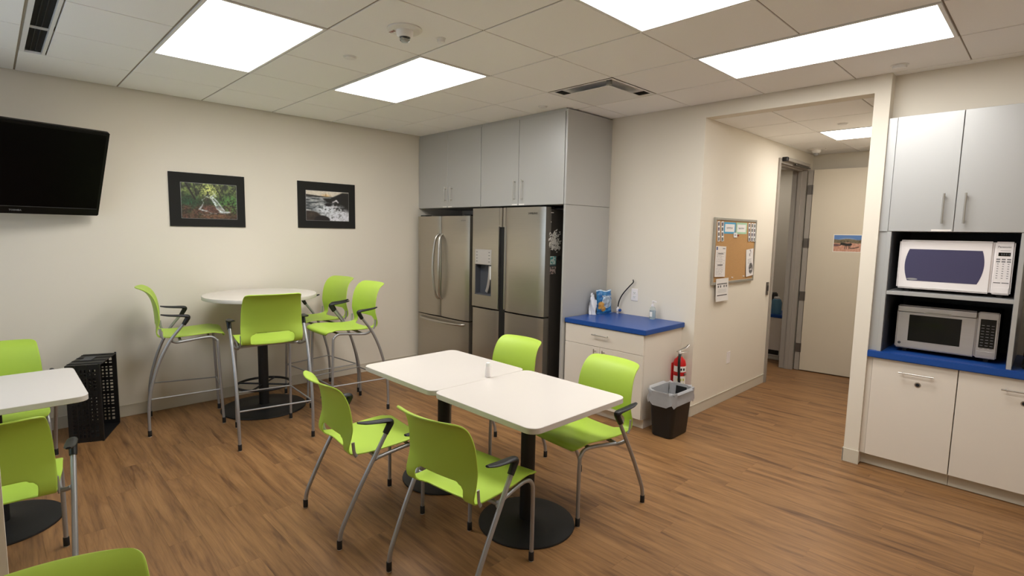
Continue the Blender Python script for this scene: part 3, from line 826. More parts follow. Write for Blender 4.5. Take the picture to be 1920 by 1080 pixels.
# ---- fire extinguisher hung on the cabinet side
ex, ey = 1.635, yb0 - .062
t = thing('fire_extinguisher', 'red fire extinguisher hanging on the cabinet side behind the bin', 'extinguisher', (ex, ey, .16))
lathe('cylinder', [(.035, .16), (.052, .168), (.054, .18), (.054, .50), (.045, .535), (.024, .555), (.020, .565)], M_RED, t, 28, (ex, ey, 0))
for z0, z1, m_, nm in ((.435, .485, M_PAPER, 'upper_label'), (.30, .40, M_PAPER, 'lower_label')):
    bm = bmesh.new(); rr = .0545
    aa = [math.radians(a) for a in range(150, 291, 10)]
    lo = [bm.verts.new((ex + rr * math.cos(a), ey + rr * math.sin(a), z0)) for a in aa]; hi = [bm.verts.new((ex + rr * math.cos(a), ey + rr * math.sin(a), z1)) for a in aa]
    for k in range(len(aa) - 1): bm.faces.new((lo[k], lo[k + 1], hi[k + 1], hi[k]))
    lb = bm_obj(nm, bm, m_, t, True)
    bm = bmesh.new()
    for k in range(3 if z1 - z0 < .06 else 6):
        a = math.radians(200 + (k % 3) * 25); zc = z0 + (z1 - z0) * (.5 if z1 - z0 < .06 else (.3 if k < 3 else .7))
        p = Vector((ex + (rr + .0006) * math.cos(a), ey + (rr + .0006) * math.sin(a), zc))
        add_box(bm, p - Vector((.006, .004, .009)), p + Vector((.006, .004, .009)))
    bm_obj('pictogram', bm, M_INK if z1 - z0 < .06 else mat('label_yellow', (196, 196, 90), .6), lb)
lathe('strap', [(.0562, .265), (.0562, .285)], M_BLACK, t, 28, (ex, ey, 0)); lathe('strap', [(.0562, .41), (.0562, .425)], M_RED, t, 28, (ex, ey, 0))
box('buckle', (ex - .02, ey - .066, .41), (ex + .0, ey - .054, .428), M_NICKEL, t, .002)
box('bracket', (ex - .03, ey + .05, .17), (ex + .03, yb0, .5), M_RED, t)
lathe('valve', [(.018, .56), (.018, .59), (.012, .60), (.012, .615)], M_NICKEL, t, 16, (ex, ey, 0))
tube('lever', [(ex - .05, ey + .0, .612), (ex, ey, .618), (ex + .05, ey - .02, .635), (ex + .085, ey - .03, .66)], .008, M_NICKEL, t, 8, 3, flat=[(.011, .004)] * 2)
tube('carry_handle', [(ex - .02, ey, .598), (ex + .04, ey - .015, .60), (ex + .085, ey - .028, .592)], .007, M_NICKEL, t, 8, 3, flat=[(.010, .004)] * 2)
lathe('gauge', [(.013, -.006), (.013, .006)], M_WHITEP, t, 16, (ex - .022, ey - .012, .60), 'y')
tube('hose', [(ex - .018, ey - .01, .585), (ex - .055, ey - .025, .57), (ex - .068, ey - .03, .52), (ex - .064, ey - .032, .42), (ex - .055, ey - .035, .33), (ex - .045, ey - .043, .27)], .011, M_BLACK, t, 10, 4)
tube('nozzle', [(ex - .045, ey - .043, .27), (ex - .04, ey - .046, .22)], [.013, .010], M_BLACK, t, 10)

# ---- waste bin with liner
def rr_ring(bm, cx, cy, hx_, hy_, rad, z, n=5, wob=None):
    ring = []
    for q, (sx2, sy2) in enumerate(((1, 1), (-1, 1), (-1, -1), (1, -1))):
        for k in range(n + 1):
            a = math.pi / 2 * (q + k / n)
            px_, py_ = cx + sx2 * (hx_ - rad) + rad * math.cos(a), cy + sy2 * (hy_ - rad) + rad * math.sin(a)
            zz = z
            if wob:
                d = wob[0] * math.sin(7 * a + wob[1]) + wob[0] * .6 * math.sin(13 * a + 2 * wob[1]); px_ += d * math.cos(a); py_ += d * math.sin(a); zz += d * wob[2]
            ring.append(bm.verts.new((px_, py_, zz)))
    return ring
def bridge(bm, rings, cap0=False, cap1=False):
    for a, b in zip(rings, rings[1:]):
        n = len(a)
        for i in range(n): bm.faces.new((a[i], a[(i + 1) % n], b[(i + 1) % n], b[i]))
    if cap0: bm.faces.new(list(reversed(rings[0])))
    if cap1: bm.faces.new(rings[-1])
bx_, by_ = 1.285, -2.045
t = thing('waste_bin', 'black waste bin with a clear liner beside the fire extinguisher', 'bin', (bx_, by_, 0))
bm = bmesh.new()
R = [rr_ring(bm, bx_, by_, .135, .085, .035, .0), rr_ring(bm, bx_, by_, .142, .09, .04, .006), rr_ring(bm, bx_, by_, .175, .118, .07, .355), rr_ring(bm, bx_, by_, .180, .123, .06, .36), rr_ring(bm, bx_, by_, .180, .123, .07, .372), rr_ring(bm, bx_, by_, .170, .113, .065, .372), rr_ring(bm, bx_, by_, .135, .083, .035, .012)]
bridge(bm, R, True, True)
bm_obj('bin_body', bm, M_BLACK, t, True)
bm = bmesh.new()
R = [rr_ring(bm, bx_, by_, .188, .131, .07, .275, 5, (.008, .4, 2.2)), rr_ring(bm, bx_, by_, .187, .130, .07, .31, 5, (.007, 1.7, .8)), rr_ring(bm, bx_, by_, .183, .126, .07, .34, 5, (.006, 2.3, .8)), rr_ring(bm, bx_, by_, .187, .130, .07, .365, 5, (.005, .9, .8)), rr_ring(bm, bx_, by_, .184, .127, .07, .381, 5, (.004, 3.1, 1.2)), rr_ring(bm, bx_, by_, .166, .109, .06, .378, 5, (.004, .5, .8)), rr_ring(bm, bx_, by_, .155, .100, .055, .30, 5, (.008, 1.2, .5)), rr_ring(bm, bx_, by_, .140, .088, .035, .18, 5, (.008, 2.2, .5)), rr_ring(bm, bx_, by_, .12, .07, .03, .05, 5, (.005, .3, .5))]
bridge(bm, R, False, True)
bm_obj('bin_liner', bm, M_BAGFILM, t, True)

# ================================================================== KITCHEN SIDE
KX = 1.776
def pull_unit(ya, yb, label):
    t = thing('kitchen_base_cabinet', label, 'cabinet', (2.1, (ya + yb) / 2, 0), 'cream pull-out cabinets under the microwaves')
    box('carcass', (KX + .022, yb + .001, .085), (2.40, ya - .001, .79), M_CREAM, t)
    box('toe_kick', (KX + .055, yb, 0), (2.39, ya, .085), M_BASE, t)
    d = box('pull_out_front', (KX, yb + .0015, .088), (KX + .019, ya - .0015, .788), M_CREAM, t, .0015)
    c = (ya + yb) / 2 - .02
    bar_handle(d, (KX, c + .095, .715), (KX, c - .095, .715), (-1, 0, 0), r=.0045)
    lk = lathe('lock', [(.018, .003), (.018, 0), (.016, -.003), (.011, -.003)], M_NICKEL, d, 20, (KX, c - .012, .645), 'x')
    lathe('keyhole', [(.011, -.0032), (.010, -.0045)], M_INK, lk, 16, (KX, c - .012, .645), 'x')
    return t
fl = thing('cabinet_filler', 'narrow cream filler strip beside the column under the blue counter', 'filler', (KX + .02, -3.285, .4))
box('filler_strip', (KX + .008, -3.292, .088), (KX + .03, -3.2625, .79), M_CREAM, fl)
box('toe_kick', (KX + .055, -3.2925, 0), (KX + .075, -3.2625, .085), M_BASE, fl)
pull_unit(-3.293, -3.755, 'cream pull-out cabinet with bar handle and lock next to the column')
pull_unit(-3.757, -4.32, 'cream pull-out cabinet with bar handle cut by the right edge')
pull_unit(-4.322, -4.93, 'cream pull-out cabinet beyond the right edge of the view')
o = box('kitchen_countertop', (1.75, -4.98, .792), (2.415, -3.2625, .838), M_BLUE, None, .004, 2)
tag(o, 'blue laminate countertop under the microwaves', 'countertop')
# microwave nook
NF = 1.768
t = thing('microwave_shelf_unit', 'grey open shelf unit holding the two microwaves', 'shelf', (2.1, -3.65, .838))
box('side_panel', (NF, -3.335, .8385), (2.41, -3.31, 1.664), M_GREYLAM, t, .001)
box('filler_strip', (NF + .02, -3.31, .8385), (NF + .04, -3.2625, 1.664), M_GREYLAM, t)
box('side_panel', (NF, -3.995, .8385), (2.41, -3.972, 1.664), M_GREYLAM, t, .001)
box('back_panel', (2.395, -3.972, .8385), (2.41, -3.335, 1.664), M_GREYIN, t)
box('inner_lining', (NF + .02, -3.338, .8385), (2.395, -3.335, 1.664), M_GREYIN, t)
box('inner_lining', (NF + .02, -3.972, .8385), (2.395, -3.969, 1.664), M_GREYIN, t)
box('shelf_board', (NF + .004, -3.9715, 1.238), (2.395, -3.3355, 1.262), M_GREYLAM, t, .001)
# upper cupboard
t = thing('kitchen_upper_cabinet', 'grey two-door wall cupboard with long handles above the microwaves', 'cabinet', (2.1, -3.7, 1.666))
box('carcass', (NF + .022, -4.0, 1.666), (2.415, -3.312, 2.42), M_GREYLAM, t)
box('filler_strip', (NF + .010, -3.31, 1.666), (NF + .04, -3.2625, 2.42), M_GREYLAM, t)
for a, b, h_ in ((-3.314, -3.653, -3.597), (-3.657, -4.0, -3.703)):
    d = box('door', (NF, b, 1.667), (NF + .019, a, 2.421), M_GREYLAM, t, .0012)
    bar_handle(d, (NF, h_, 1.718), (NF, h_, 1.908), (-1, 0, 0), r=.006)
    if a > -3.5: box('label_strip', (NF - .0008, -3.645, 1.669), (NF, -3.545, 1.681), M_PAPER, d)
t = thing('kitchen_upper_cabinet', 'grey wall cupboard past the right edge of the view', 'cabinet', (2.1, -4.5, 1.666))
box('carcass', (NF + .022, -4.98, 1.666), (2.415, -4.004, 2.42), M_GREYLAM, t)
box('door', (NF, -4.98, 1.667), (NF + .019, -4.004, 2.421), M_GREYLAM, t, .0012)

def mw_local(par, M_):
    def bx(nm, lo, hi, m_, b=0, seg=1, p=None):
        o = box(nm, lo, hi, m_, None, b, seg); o.data.transform(M_); o.data.transform(Matrix.Translation(-off(par))); o.parent = p or par; OFF[o.name] = off(par); return o
    return bx
# white microwave
Xm, y0, y1, z0, z1 = 1.835, -3.375, -3.949, 1.283, 1.610
Wd, Hd = y0 - y1, z1 - z0
t = thing('white_microwave', 'white countertop microwave on the upper shelf', 'microwave', (2.05, (y0 + y1) / 2, 1.262))
Mm = FX(Xm, y0, z0); bx = mw_local(t, Mm)
bx('case', (.006, .006, -.42), (Wd - .006, Hd - .006, -.03), M_WHITEP, .006, 2)
dw = Wd * .835
door = bx('door', (0, 0, -.03), (dw, Hd, .0), M_WHITEP, .010, 3)
bx('control_panel', (dw + .002, 0, -.03), (Wd, Hd, .0), M_WHITEP, .008, 3)
# bowed window
bm = bmesh.new(); N_ = 12; Lp, Rp = [], []
for k in range(N_ + 1):
    v_ = k / N_; bow = .022 * (1 - (2 * v_ - 1) ** 2)
    Lp.append((.058 + .012 * v_ * 0 - bow * .9, .055 + v_ * (Hd - .115))); Rp.append((dw - .052 + bow * .9 + -.012 * (1 - v_), .055 + v_ * (Hd - .115)))
fv = [bm.verts.new((a, b, .0012)) for a, b in Lp] + [bm.verts.new((a, b, .0012)) for a, b in reversed(Rp)]
bk = [bm.verts.new((v.co.x, v.co.y, -.004)) for v in fv]
bm.faces.new(list(reversed(fv)))
for k in range(len(fv)): bm.faces.new((fv[k], fv[(k + 1) % len(fv)], bk[(k + 1) % len(fv)], bk[k]))
bmesh.ops.recalc_face_normals(bm, faces=bm.faces)
o = bm_obj('window', bm, M_MWGLASS); o.data.transform(Mm); o.data.transform(Matrix.Translation(-off(t))); o.parent = door
em = lathe('door_badge', [(.03, .0012), (.03, .0016)], M_CHROMEINK, None, 20); em.data.transform(Mm @ Matrix.Translation((.085, .066, 0)) @ Matrix.Diagonal((1, .22, 1, 1))); em.data.transform(Matrix.Translation(-off(t))); em.parent = door
bx('display', (dw + .022, Hd - .088, .0), (Wd - .018, Hd - .066, .0012), M_GLASSD)
for k in range(4): bx('display_digit', (dw + .034 + k * .011, Hd - .083, .0012), (dw + .040 + k * .011, Hd - .072, .0016), M_GREYIN)
text('logo', 'Panasonic', .0155, M_INK, Mm @ Matrix.Translation(((dw + Wd) / 2, Hd - .032, .0006)), t)
bx('printed_line', (dw + .03, Hd - .056, 0), (Wd - .02, Hd - .0535, .0005), M_CHROMEINK)
for r in range(9):
    for c in range(3):
        cx = dw + .024 + c * (Wd - dw - .046) / 2; cy = Hd - .108 - r * .0145
        if r < 2: bx('key', (cx - .009, cy - .004, 0), (cx + .009, cy + .004, .0006), M_GREYINK)
        else: bx('key', (cx - .004, cy - .002, 0), (cx + .004, cy + .002, .0006), M_GREYINK)
bx('key', (dw + .012, .072, 0), (dw + .045, .076, .0006), M_INK); bx('key', (dw + .05, .072, 0), (Wd - .012, .076, .0006), M_INK)
bx('release_button', (dw + .008, .01, 0), (Wd - .01, .045, .0025), M_WHITEP, .001)
for a in (.05, Wd - .05):
    for b in (-.07, -.38): bx('foot', (a - .015, -.0205, b - .015), (a + .015, .008, b + .015), M_BLACK)
# stainless microwave
Xm, y0, y1, z0, z1 = 1.885, -3.390, -3.916, .866, 1.163
Wd, Hd = y0 - y1, z1 - z0
t = thing('steel_microwave', 'stainless microwave with black glass on the blue counter', 'microwave', (2.1, (y0 + y1) / 2, .838))
Mm = FX(Xm, y0, z0); bx = mw_local(t, Mm)
bx('case', (.004, .004, -.40), (Wd - .004, Hd - .004, -.03), M_BLACK, .004, 2)
dw = Wd * .80
door = bx('door', (0, 0, -.03), (dw, Hd, 0), M_STEELL, .008, 3)
bx('control_panel', (dw + .002, 0, -.03), (Wd, Hd, 0), M_STEELL, .006, 3)
bx('window', (.07, .055, -.002), (dw - .075, Hd - .062, .0015), M_GLASSD, .001, 1, door)
bx('handle_lip', (.002, Hd - .046, -.002), (dw - .002, Hd - .003, .006), M_STEELL, .004, 2, door)
bx('name_plate', (.155, Hd - .046, 0.005), (.29, Hd - .033, .0066), M_ALU, 0, 1, door)
bx('printed_line', (.165, Hd - .041, .0066), (.28, Hd - .0385, .007), M_GREYINK)
lg = lathe('logo_badge', [(.0085, .0), (.0085, .002)], M_INK, None, 20); lg.data.transform(Mm @ Matrix.Translation((.026, .035, 0))); lg.data.transform(Matrix.Translation(-off(t))); lg.parent = door
text('logo', 'GE', .009, M_CHROMEINK, Mm @ Matrix.Translation((.026, .035, .0024)), t)
kp = bx('keypad', (dw + .016, .068, 0), (Wd - .014, Hd - .045, .0012), M_GLASSD)
for r in range(9):
    for c in range(3):
        cx = dw + .03 + c * (Wd - dw - .058) / 2; cy = Hd - .085 - r * .0185
        bx('key', (cx - .007, cy - .0015, .0012), (cx + .007, cy + .0015, .0016), M_GREYINK, 0, 1, kp)
bx('release_button', (dw + .01, .016, 0), (Wd - .012, .046, .002), M_STEELL, .001)
for a in (.05, Wd - .05):
    for b in (-.07, -.36): bx('foot', (a - .012, -.0275, b - .012), (a + .012, .006, b + .012), M_BLACK)
# dark coffee maker past the shelf unit
t = thing('coffee_maker', 'black coffee maker at the right edge beside the shelf unit', 'coffee maker', (2.0, -4.13, .838))
box('base', (1.86, -4.24, .8385), (2.15, -4.035, .875), M_BLACK, t, .008, 2)
box('tower', (2.03, -4.24, .875), (2.15, -4.035, 1.12), M_BLACK, t, .01, 2)
box('brew_head', (1.87, -4.24, 1.04), (2.03, -4.035, 1.14), M_BLACK, t, .012, 2)
lathe('carafe', [(.055, .877), (.066, .90), (.066, .96), (.045, 1.0), (.045, 1.015)], M_GLASSD, t, 20, (1.945, -4.138, 0))

# ================================================================== PICTURES, TV, BOARD
def matted(x0, x1, z0, z1, fx, fy, arr, label):
    W_, H_ = x1 - x0, z1 - z0
    t = thing('matted_photo', label, 'picture', ((x0 + x1) / 2, YW, z0))
    box('mat_board', (x0, YW - .012, z0), (x1, YW - .0005, z1), M_MATB, t, .001)
    ax, bx2 = x0 + fx[0] * W_, x0 + fx[1] * W_; az, bz = z1 - fy[1] * H_, z1 - fy[0] * H_
    box('bevel_edge', (ax - .0022, YW - .0126, az - .0022), (bx2 + .0022, YW - .0119, bz + .0022), M_CHROMEINK, t)
    paint('print', bx2 - ax, bz - az, arr, FY(ax, YW - .0130, az), t, M_PRINTG)
h, w_ = 84, 130; x, y = grid(h, w_)
n = vnoise(h, w_, 14, 9, 1, 4); n2 = vnoise(h, w_, 40, 30, 4, 2); n3 = vnoise(h, w_, 7, 5, 8, 3)
A = np.ones((h, w_, 3)) * C(44, 52, 28)
A = blend(A, C(112, 132, 58), soft(.52 - n, .25) * soft(y - .42, .3)); A = blend(A, C(190, 196, 96), soft(np.hypot(x - .5, (y - .18) * .8) - .14, .2) * soft(.5 - n2, .3))
A = blend(A, C(30, 78, 44), soft(np.hypot((x - .05) * .9, y - .62) - .26, .25) * soft(.42 - n2, .4)); A = blend(A, C(70, 120, 48), soft(np.hypot((x - .95) * .8, y - .58) - .28, .2) * soft(.42 - n2, .35))
for a, b, c, d, q in ((.08, 0, .24, .45, .022), (.22, 0, .27, .35, .012), (.38, 0, .30, .3, .008), (.62, .1, .70, .35, .012)): A = stroke(A, [(a, b), (c, d)], q, C(30, 26, 18), .02, 1.5)
rock = soft(.62 + .08 * (n3 - .5) - y, .12); A = blend(A, C(96, 62, 46), rock * soft(.40 - n, .5)); A = blend(A, C(58, 40, 28), rock * soft(n2 - .4, .3) * .7)
A = blend(A, C(126, 84, 54), soft(np.abs(y - .93) - .05, .06) * soft(np.abs(x - .62) - .25, .2) * .8)
A = blend(A, C(108, 66, 54), soft(np.hypot(x - .5, (y - .72) * 1.2) - .12, .06) * .8)
W1 = C(206, 216, 220)
n4 = vnoise(h, w_, 50, 40, 31, 2)
def fall(A, pts, q, al, s_=.03):
    M0 = stroke(np.zeros((h, w_, 3)), pts, q, np.ones(3), s_, 1.5)[..., 0]
    return blend(A, W1, np.clip(M0 * al * (.35 + 1.15 * n4), 0, 1))
for pts, q, al in (([(.50, .30), (.46, .36), (.40, .43), (.36, .47), (.385, .54), (.37, .60), (.34, .67)], .005, .75), ([(.36, .64), (.31, .73), (.36, .76), (.44, .78)], .018, .8),
                   ([(.44, .37), (.52, .36), (.58, .31), (.63, .36)], .008, .8), ([(.56, .22), (.60, .30), (.57, .36)], .006, .7), ([(.40, .34), (.48, .40), (.56, .41)], .006, .6),
                   ([(.54, .36), (.60, .44), (.65, .53), (.70, .64), (.76, .75)], .016, .95), ([(.52, .40), (.57, .50), (.60, .58), (.63, .70), (.70, .79), (.83, .80)], .022, .9),
                   ([(.58, .50), (.64, .64), (.72, .76)], .04, .5), ([(.66, .80), (.76, .83), (.86, .80)], .02, .8), ([(.45, .78), (.52, .84), (.62, .85)], .008, .6), ([(.3, .86), (.4, .9), (.52, .88)], .006, .4)):
    A = fall(A, pts, q, al)
A = blend(A, C(66, 58, 48), soft(np.hypot((x - .44) * 1.3, y - .45) - .05, .05) * .7); A = blend(A, C(70, 84, 88), soft(np.hypot((x - .63) * 1.3, (y - .66)) - .04, .04) * .5)
gsc = A.mean(-1, keepdims=True); A = gsc + (A - gsc) * .8
A = A * (.62 + .7 * n2[..., None])
matted(-1.503, -.884, 1.612, 2.081, (.147, .88), (.185, .845), A, 'black matted photo of a forest waterfall nearest the television')
h, w_ = 84, 110; x, y = grid(h, w_); n = vnoise(h, w_, 5, 22, 2, 4); n2 = vnoise(h, w_, 26, 22, 6, 3)
A = np.ones((h, w_, 3)) * C(122, 124, 124)
A = blend(A, C(70, 76, 78), soft(n - .48, .2)); A = blend(A, C(176, 178, 178), soft(.58 - n, .15))
sky = soft(y - .19 + .0 * x, .02); A = blend(A, C(216, 206, 190), sky); A = blend(A, C(226, 170, 90), soft(np.hypot((x - .46) * .7, y - .17) - .05, .12) * sky * .7)
A = blend(A, C(40, 38, 34), soft(np.abs(y - .16 - .03 * np.sin(x * 3)) - (.035 - .05 * x), .03))
A = stroke(A, [(.455, .08), (.455, .19)], .008, C(150, 110, 60), .01, 1.3)
A = blend(A, C(28, 27, 25), soft((.60 - .34 * (1 - y) ** 2 + .10 * np.sin(y * 17) * .4 + .05 * n2) - x, .06) * soft(y - .75, .12) * soft(.02 + .22 * np.clip((.85 - x) / .3, 0, 1) - y, .05))
foam = soft(np.hypot((x - .78) * .7, y - .86) - .24, .14); A = blend(A, C(212, 212, 220), foam * soft(.30 - n2, .4)); A = blend(A, C(205, 208, 214), soft(np.hypot((x - .52) * .5, (y - .62) * .9) - .17, .14) * soft(.42 - n2, .3))
A = stroke(A, [(.62, .36), (.70, .30), (.74, .36)], .02, C(220, 216, 222), .04, 1.3); A = stroke(A, [(.60, .52), (.70, .50), (.66, .62)], .015, C(200, 196, 200), .04, 1.3)
A = blend(A, C(26, 24, 24), soft(np.hypot((x - .51) * .75, (y - .45) * 1.2) - .065, .04))
A = blend(A, C(52, 44, 38), soft(np.hypot((x - .07) * .75, y - .88) - .2, .04)); A = blend(A, C(30, 27, 26), soft(np.hypot((x - .36) * .85, y - .98) - .155, .03)); A = blend(A, C(84, 74, 64), soft(np.hypot((x - .1) * .8, y - .80) - .03 - .05 * n2, .1) * .5)
A = A * (.88 + .24 * n2[..., None])
matted(-.379, .251, 1.618, 2.088, (.133, .876), (.19, .835), A, 'black matted photo of white surf and rocks nearest the fridges')

# ---- television on a tilting arm
TW, TH_ = 1.17, .672
t = thing('wall_television', 'large black flat television tilted forward on the wall', 'television', (0, 0, 0))
def lb(nm, lo, hi, m_, b=0, seg=1, p=None):
    o = box(nm, lo, hi, m_, None, b, seg); o.parent = p or t; return o
# local: x right, z up, -y toward the viewer, origin bottom right corner
bz = lb('bezel', (-TW, 0, 0), (0, .045, TH_), M_TV, .006, 2)
lb('screen', (-TW + .022, -.0015, .062), (-.022, .002, TH_ - .022), M_SCREEN, 0, 1)
lb('screen_lip', (-TW + .018, -.003, .056), (-.018, .001, .061), M_BLACK, .001, 1, bz)
lb('back_housing', (-TW + .12, .045, .10), (-.12, .075, TH_ - .12), M_BLACK, .01, 2)
tx = text('logo', 'TOSHIBA', .017, M_CHROMEINK, Matrix(((1, 0, 0, -.505), (0, 0, -1, -.0025), (0, 1, 0, .03), (0, 0, 0, 1)))); tx.parent = t
t.rotation_mode = 'QUATERNION'
yaw, pit = .248, .432
rv = Vector((math.cos(yaw), math.sin(yaw), 0)); nv = Vector((math.sin(yaw), -math.cos(yaw), 0)); uv_ = Vector((0, 0, 1)) * math.cos(pit) + nv * math.sin(pit)
ny = uv_.cross(rv)          # local +y (away from viewer)
Mt = Matrix((rv, ny, uv_)).transposed()
t.rotation_quaternion = Mt.to_quaternion(); t.location = (-2.012, 1.115, 1.680)
ctr = Vector(t.location) + rv * (-TW / 2) + uv_ * (TH_ * .5) + ny * .085
t2 = thing('television_mount', 'black wall bracket holding the television', 'bracket', (ctr.x, YW, ctr.z))
box('wall_plate', (ctr.x - .1, YW - .02, ctr.z - .2), (ctr.x + .1, YW - .0005, ctr.z + .1), M_BLACKM, t2)
tube('arm', [(ctr.x, YW - .01, ctr.z - .03), ((ctr.x), (YW + ctr.y) / 2, ctr.z - .02), (ctr.x, ctr.y + .0, ctr.z)], .025, M_BLACKM, t2, 10)

# ---- cork board and pinned papers
t = thing('cork_board', 'cork notice board with aluminium frame on the hall wall', 'notice board', (2.49, YH, 1.165))
X0, X1, Z0, Z1 = 2.02, 2.955, 1.167, 1.777
box('cork', (X0 + .02, YH - .014, Z0 + .02), (X1 - .02, YH - .0005, Z1 - .02), M_CORK, t)
for lo, hi in (((X0, Z0), (X0 + .024, Z1)), ((X1 - .024, Z0), (X1, Z1)), ((X0 + .024, Z0), (X1 - .024, Z0 + .024)), ((X0 + .024, Z1 - .024), (X1 - .024, Z1))):
    box('frame_rail', (lo[0], YH - .022, lo[1]), (hi[0], YH - .0005, hi[1]), M_ALU, t, .003)
def sheet(name, x0, z0, w_, h_, arr, label, cat, rot=0, curl=.0, d=.016, group=None):
    M_ = FY(x0 + .0, YH - d, z0) @ Matrix.Rotation(math.radians(rot), 4, 'Z')
    o = paint(name, w_, h_, arr, M_, None, None, curl); tag(o, label, cat, group)
    return o
def strip_arr(seed):
    r = np.random.default_rng(seed); A = np.ones((40, 10, 3)) * .9
    for k in range(4):
        A[2 + k * 10:9 + k * 10, 2:8] = r.random((7, 6, 1)) * .45 + C(30, 26, 30) * r.random(3)
    return A
SL = ['photo strip at the upper left corner of the cork board', 'photo strip second from the left on the cork board', 'photo strip right of the green card on the cork board', 'middle photo strip at the upper right of the cork board', 'photo strip at the far upper right of the cork board']
for k, (xx, rt) in enumerate(((2.085, 9), (2.16, 9), (2.765, 8), (2.83, 5), (2.885, 2))):
    sheet('photo_strip', xx + .0, 1.562, .05, .18, strip_arr(k), SL[k], 'photo strip', rt * .6, .004, .0165 + k * .0003, 'photo strips on the cork board')
def card(edge, seed):
    A = np.ones((30, 60, 3)) * edge; A[5:25, 6:54] = C(232, 230, 228); r = np.random.default_rng(seed)
    A[13:17, 14:44] = np.where(r.random((4, 30, 1)) < .55, C(110, 110, 115), C(225, 225, 225)); return A
sheet('name_card', 2.205, 1.634, .255, .106, card(C(70, 160, 200), 1), 'blue-edged card with white label on the cork board', 'card')
sheet('name_card', 2.47, 1.634, .25, .108, card(C(165, 205, 175), 2), 'green-edged card with white label on the cork board', 'card')
A = np.ones((20, 20, 3)) * .88; A[8:12, 5:14] = .5
sheet('paper_tag', 2.42, 1.60, .08, .045, A, 'tiny white tag under the blue-edged card', 'tag', 0, .002, .0175)
def doc(seed, hh=70, ww=48, head=None, lines=True):
    r = np.random.default_rng(seed); A = np.ones((hh, ww, 3)) * C(226, 220, 216)
    for q in range(14, hh - 4, 3):
        n_ = int(ww * r.uniform(.5, .85)); m_ = r.random((1, n_, 1)) < .75
        A[q:q + 1, 5:5 + n_] = np.where(m_, C(150, 146, 144), A[q:q + 1, 5:5 + n_])
    for q in (16, 42): A[q:q + 2, 12:36] = C(90, 88, 88)
    if head is not None: A[2:9, 3:9] = head; A[4:6, 32:44] = C(120, 118, 120)
    return A
sheet('pinned_letter', 2.055, 1.243, .215, .28, doc(4, head=C(40, 70, 130)), 'white letter with blue corner mark on the left of the cork board', 'paper', -2, .006, .017)
A = np.ones((60, 40, 3)) * C(226, 222, 220)
xg, yg = grid(60, 40); A = blend(A, C(46, 46, 48), soft(np.hypot((xg - .66) * .6, (yg - .72) * .8) - .16, .04) * soft(.35 - vnoise(60, 40, 8, 8, 3), .3)); A = blend(A, C(60, 58, 60), soft(np.hypot((xg - .55), (yg - .15)) - .12, .03) * soft(.5 - vnoise(60, 40, 9, 9, 6), .1))
for q in range(22, 34, 3): A[q, 10:30] = .6
sheet('pinned_flyer', 2.755, 1.212, .175, .27, A, 'black and white flyer on the right of the cork board', 'flyer', 4, .006, .0178)
A = np.ones((50, 50, 3)) * C(224, 220, 216); A[11:13, 5:45] = C(30, 30, 30); A[36:38, 5:45] = C(40, 40, 40)
for q, c_ in enumerate((8, 17, 31, 40)): A[15:20, c_:c_ + 4] = C(60, 60, 64)
for q in (24, 27, 30): A[q, 8:42] = .72
sheet('pinned_notice', 2.09, 1.013, .262, .21, A, 'white notice hanging below the cork board frame', 'paper', 0, .008, .0245)
for xx, zz, lab in ((2.44, 1.222, 'left'), (2.70, 1.222, 'right')):
    o = lathe('push_pin', [(.006, 0), (.004, .006), (.006, .012)], M_WHITEP, None, 10, (0, 0, 0), 'y'); o.data.transform(Matrix.Rotation(math.pi, 4, 'Z')); o.location = (xx, YH - .0145, zz)
    tag(o, 'small pale push pin at the lower %s of the bare cork' % lab, 'push pin')
o = lathe('push_pin', [(.007, 0), (.005, .006), (.007, .012)], M_REDINK, None, 10, (0, 0, 0), 'y'); o.data.transform(Matrix.Rotation(math.pi, 4, 'Z')); o.location = (2.515, YH - .0145, 1.618); tag(o, 'red push pin beside the tiny tag on the cork', 'push pin')

# ---- taped photo of a horse on the open door
h, w_ = 56, 84; x, y = grid(h, w_); n = vnoise(h, w_, 22, 14, 11, 3)
A = np.ones((h, w_, 3)) * C(206, 160, 138)
A = blend(A, C(180, 120, 96), soft(.5 - n, .3) * .6); A = blend(A, C(92, 128, 182), soft(y - .33, .04)); A = blend(A, C(190, 200, 214), soft(np.hypot((x - .5) * .4, y - .29) - .1, .1) * .7)
A = blend(A, C(120, 108, 84), soft(np.abs(y - .36 - .03 * np.sin(x * 9)) - .11 - .05 * (n - .5), .06)); A = blend(A, C(74, 66, 50), soft(n - .42, .2) * soft(np.abs(y - .4) - .06, .04))
A = blend(A, C(84, 62, 70), soft(np.hypot((x - .08) * .9, (y - .62) * 2) - .14, .06) * .8)
for pts, q in (([(.30, .53), (.38, .55), (.47, .58), (.58, .58), (.62, .56)], .078), ([(.30, .52), (.24, .62)], .03), ([(.44, .62), (.41, .85)], .014), ([(.49, .62), (.48, .84)], .014), ([(.56, .62), (.57, .82)], .013), ([(.61, .58), (.60, .80)], .014)): A = stroke(A, pts, q, C(34, 32, 30), .02, 1.5)
A = stroke(A, [(.62, .80), (.75, .79), (.92, .71)], .025, C(70, 52, 44), .03, 1.5)
t = thing('taped_photo', 'small colour photo of a dark horse on desert sand taped to the open door', 'photo', (0, 0, 0))
b_ = box('white_border', (-.0022, -.595, 1.452), (-.0004, -.315, 1.652), M_PAPER); b_.parent = t
paint('print', .265, .186, A, FX(-.0028, -.322, 1.459), None, M_PRINTG).parent = t
t.location = dr.location; t.rotation_euler = dr.rotation_euler

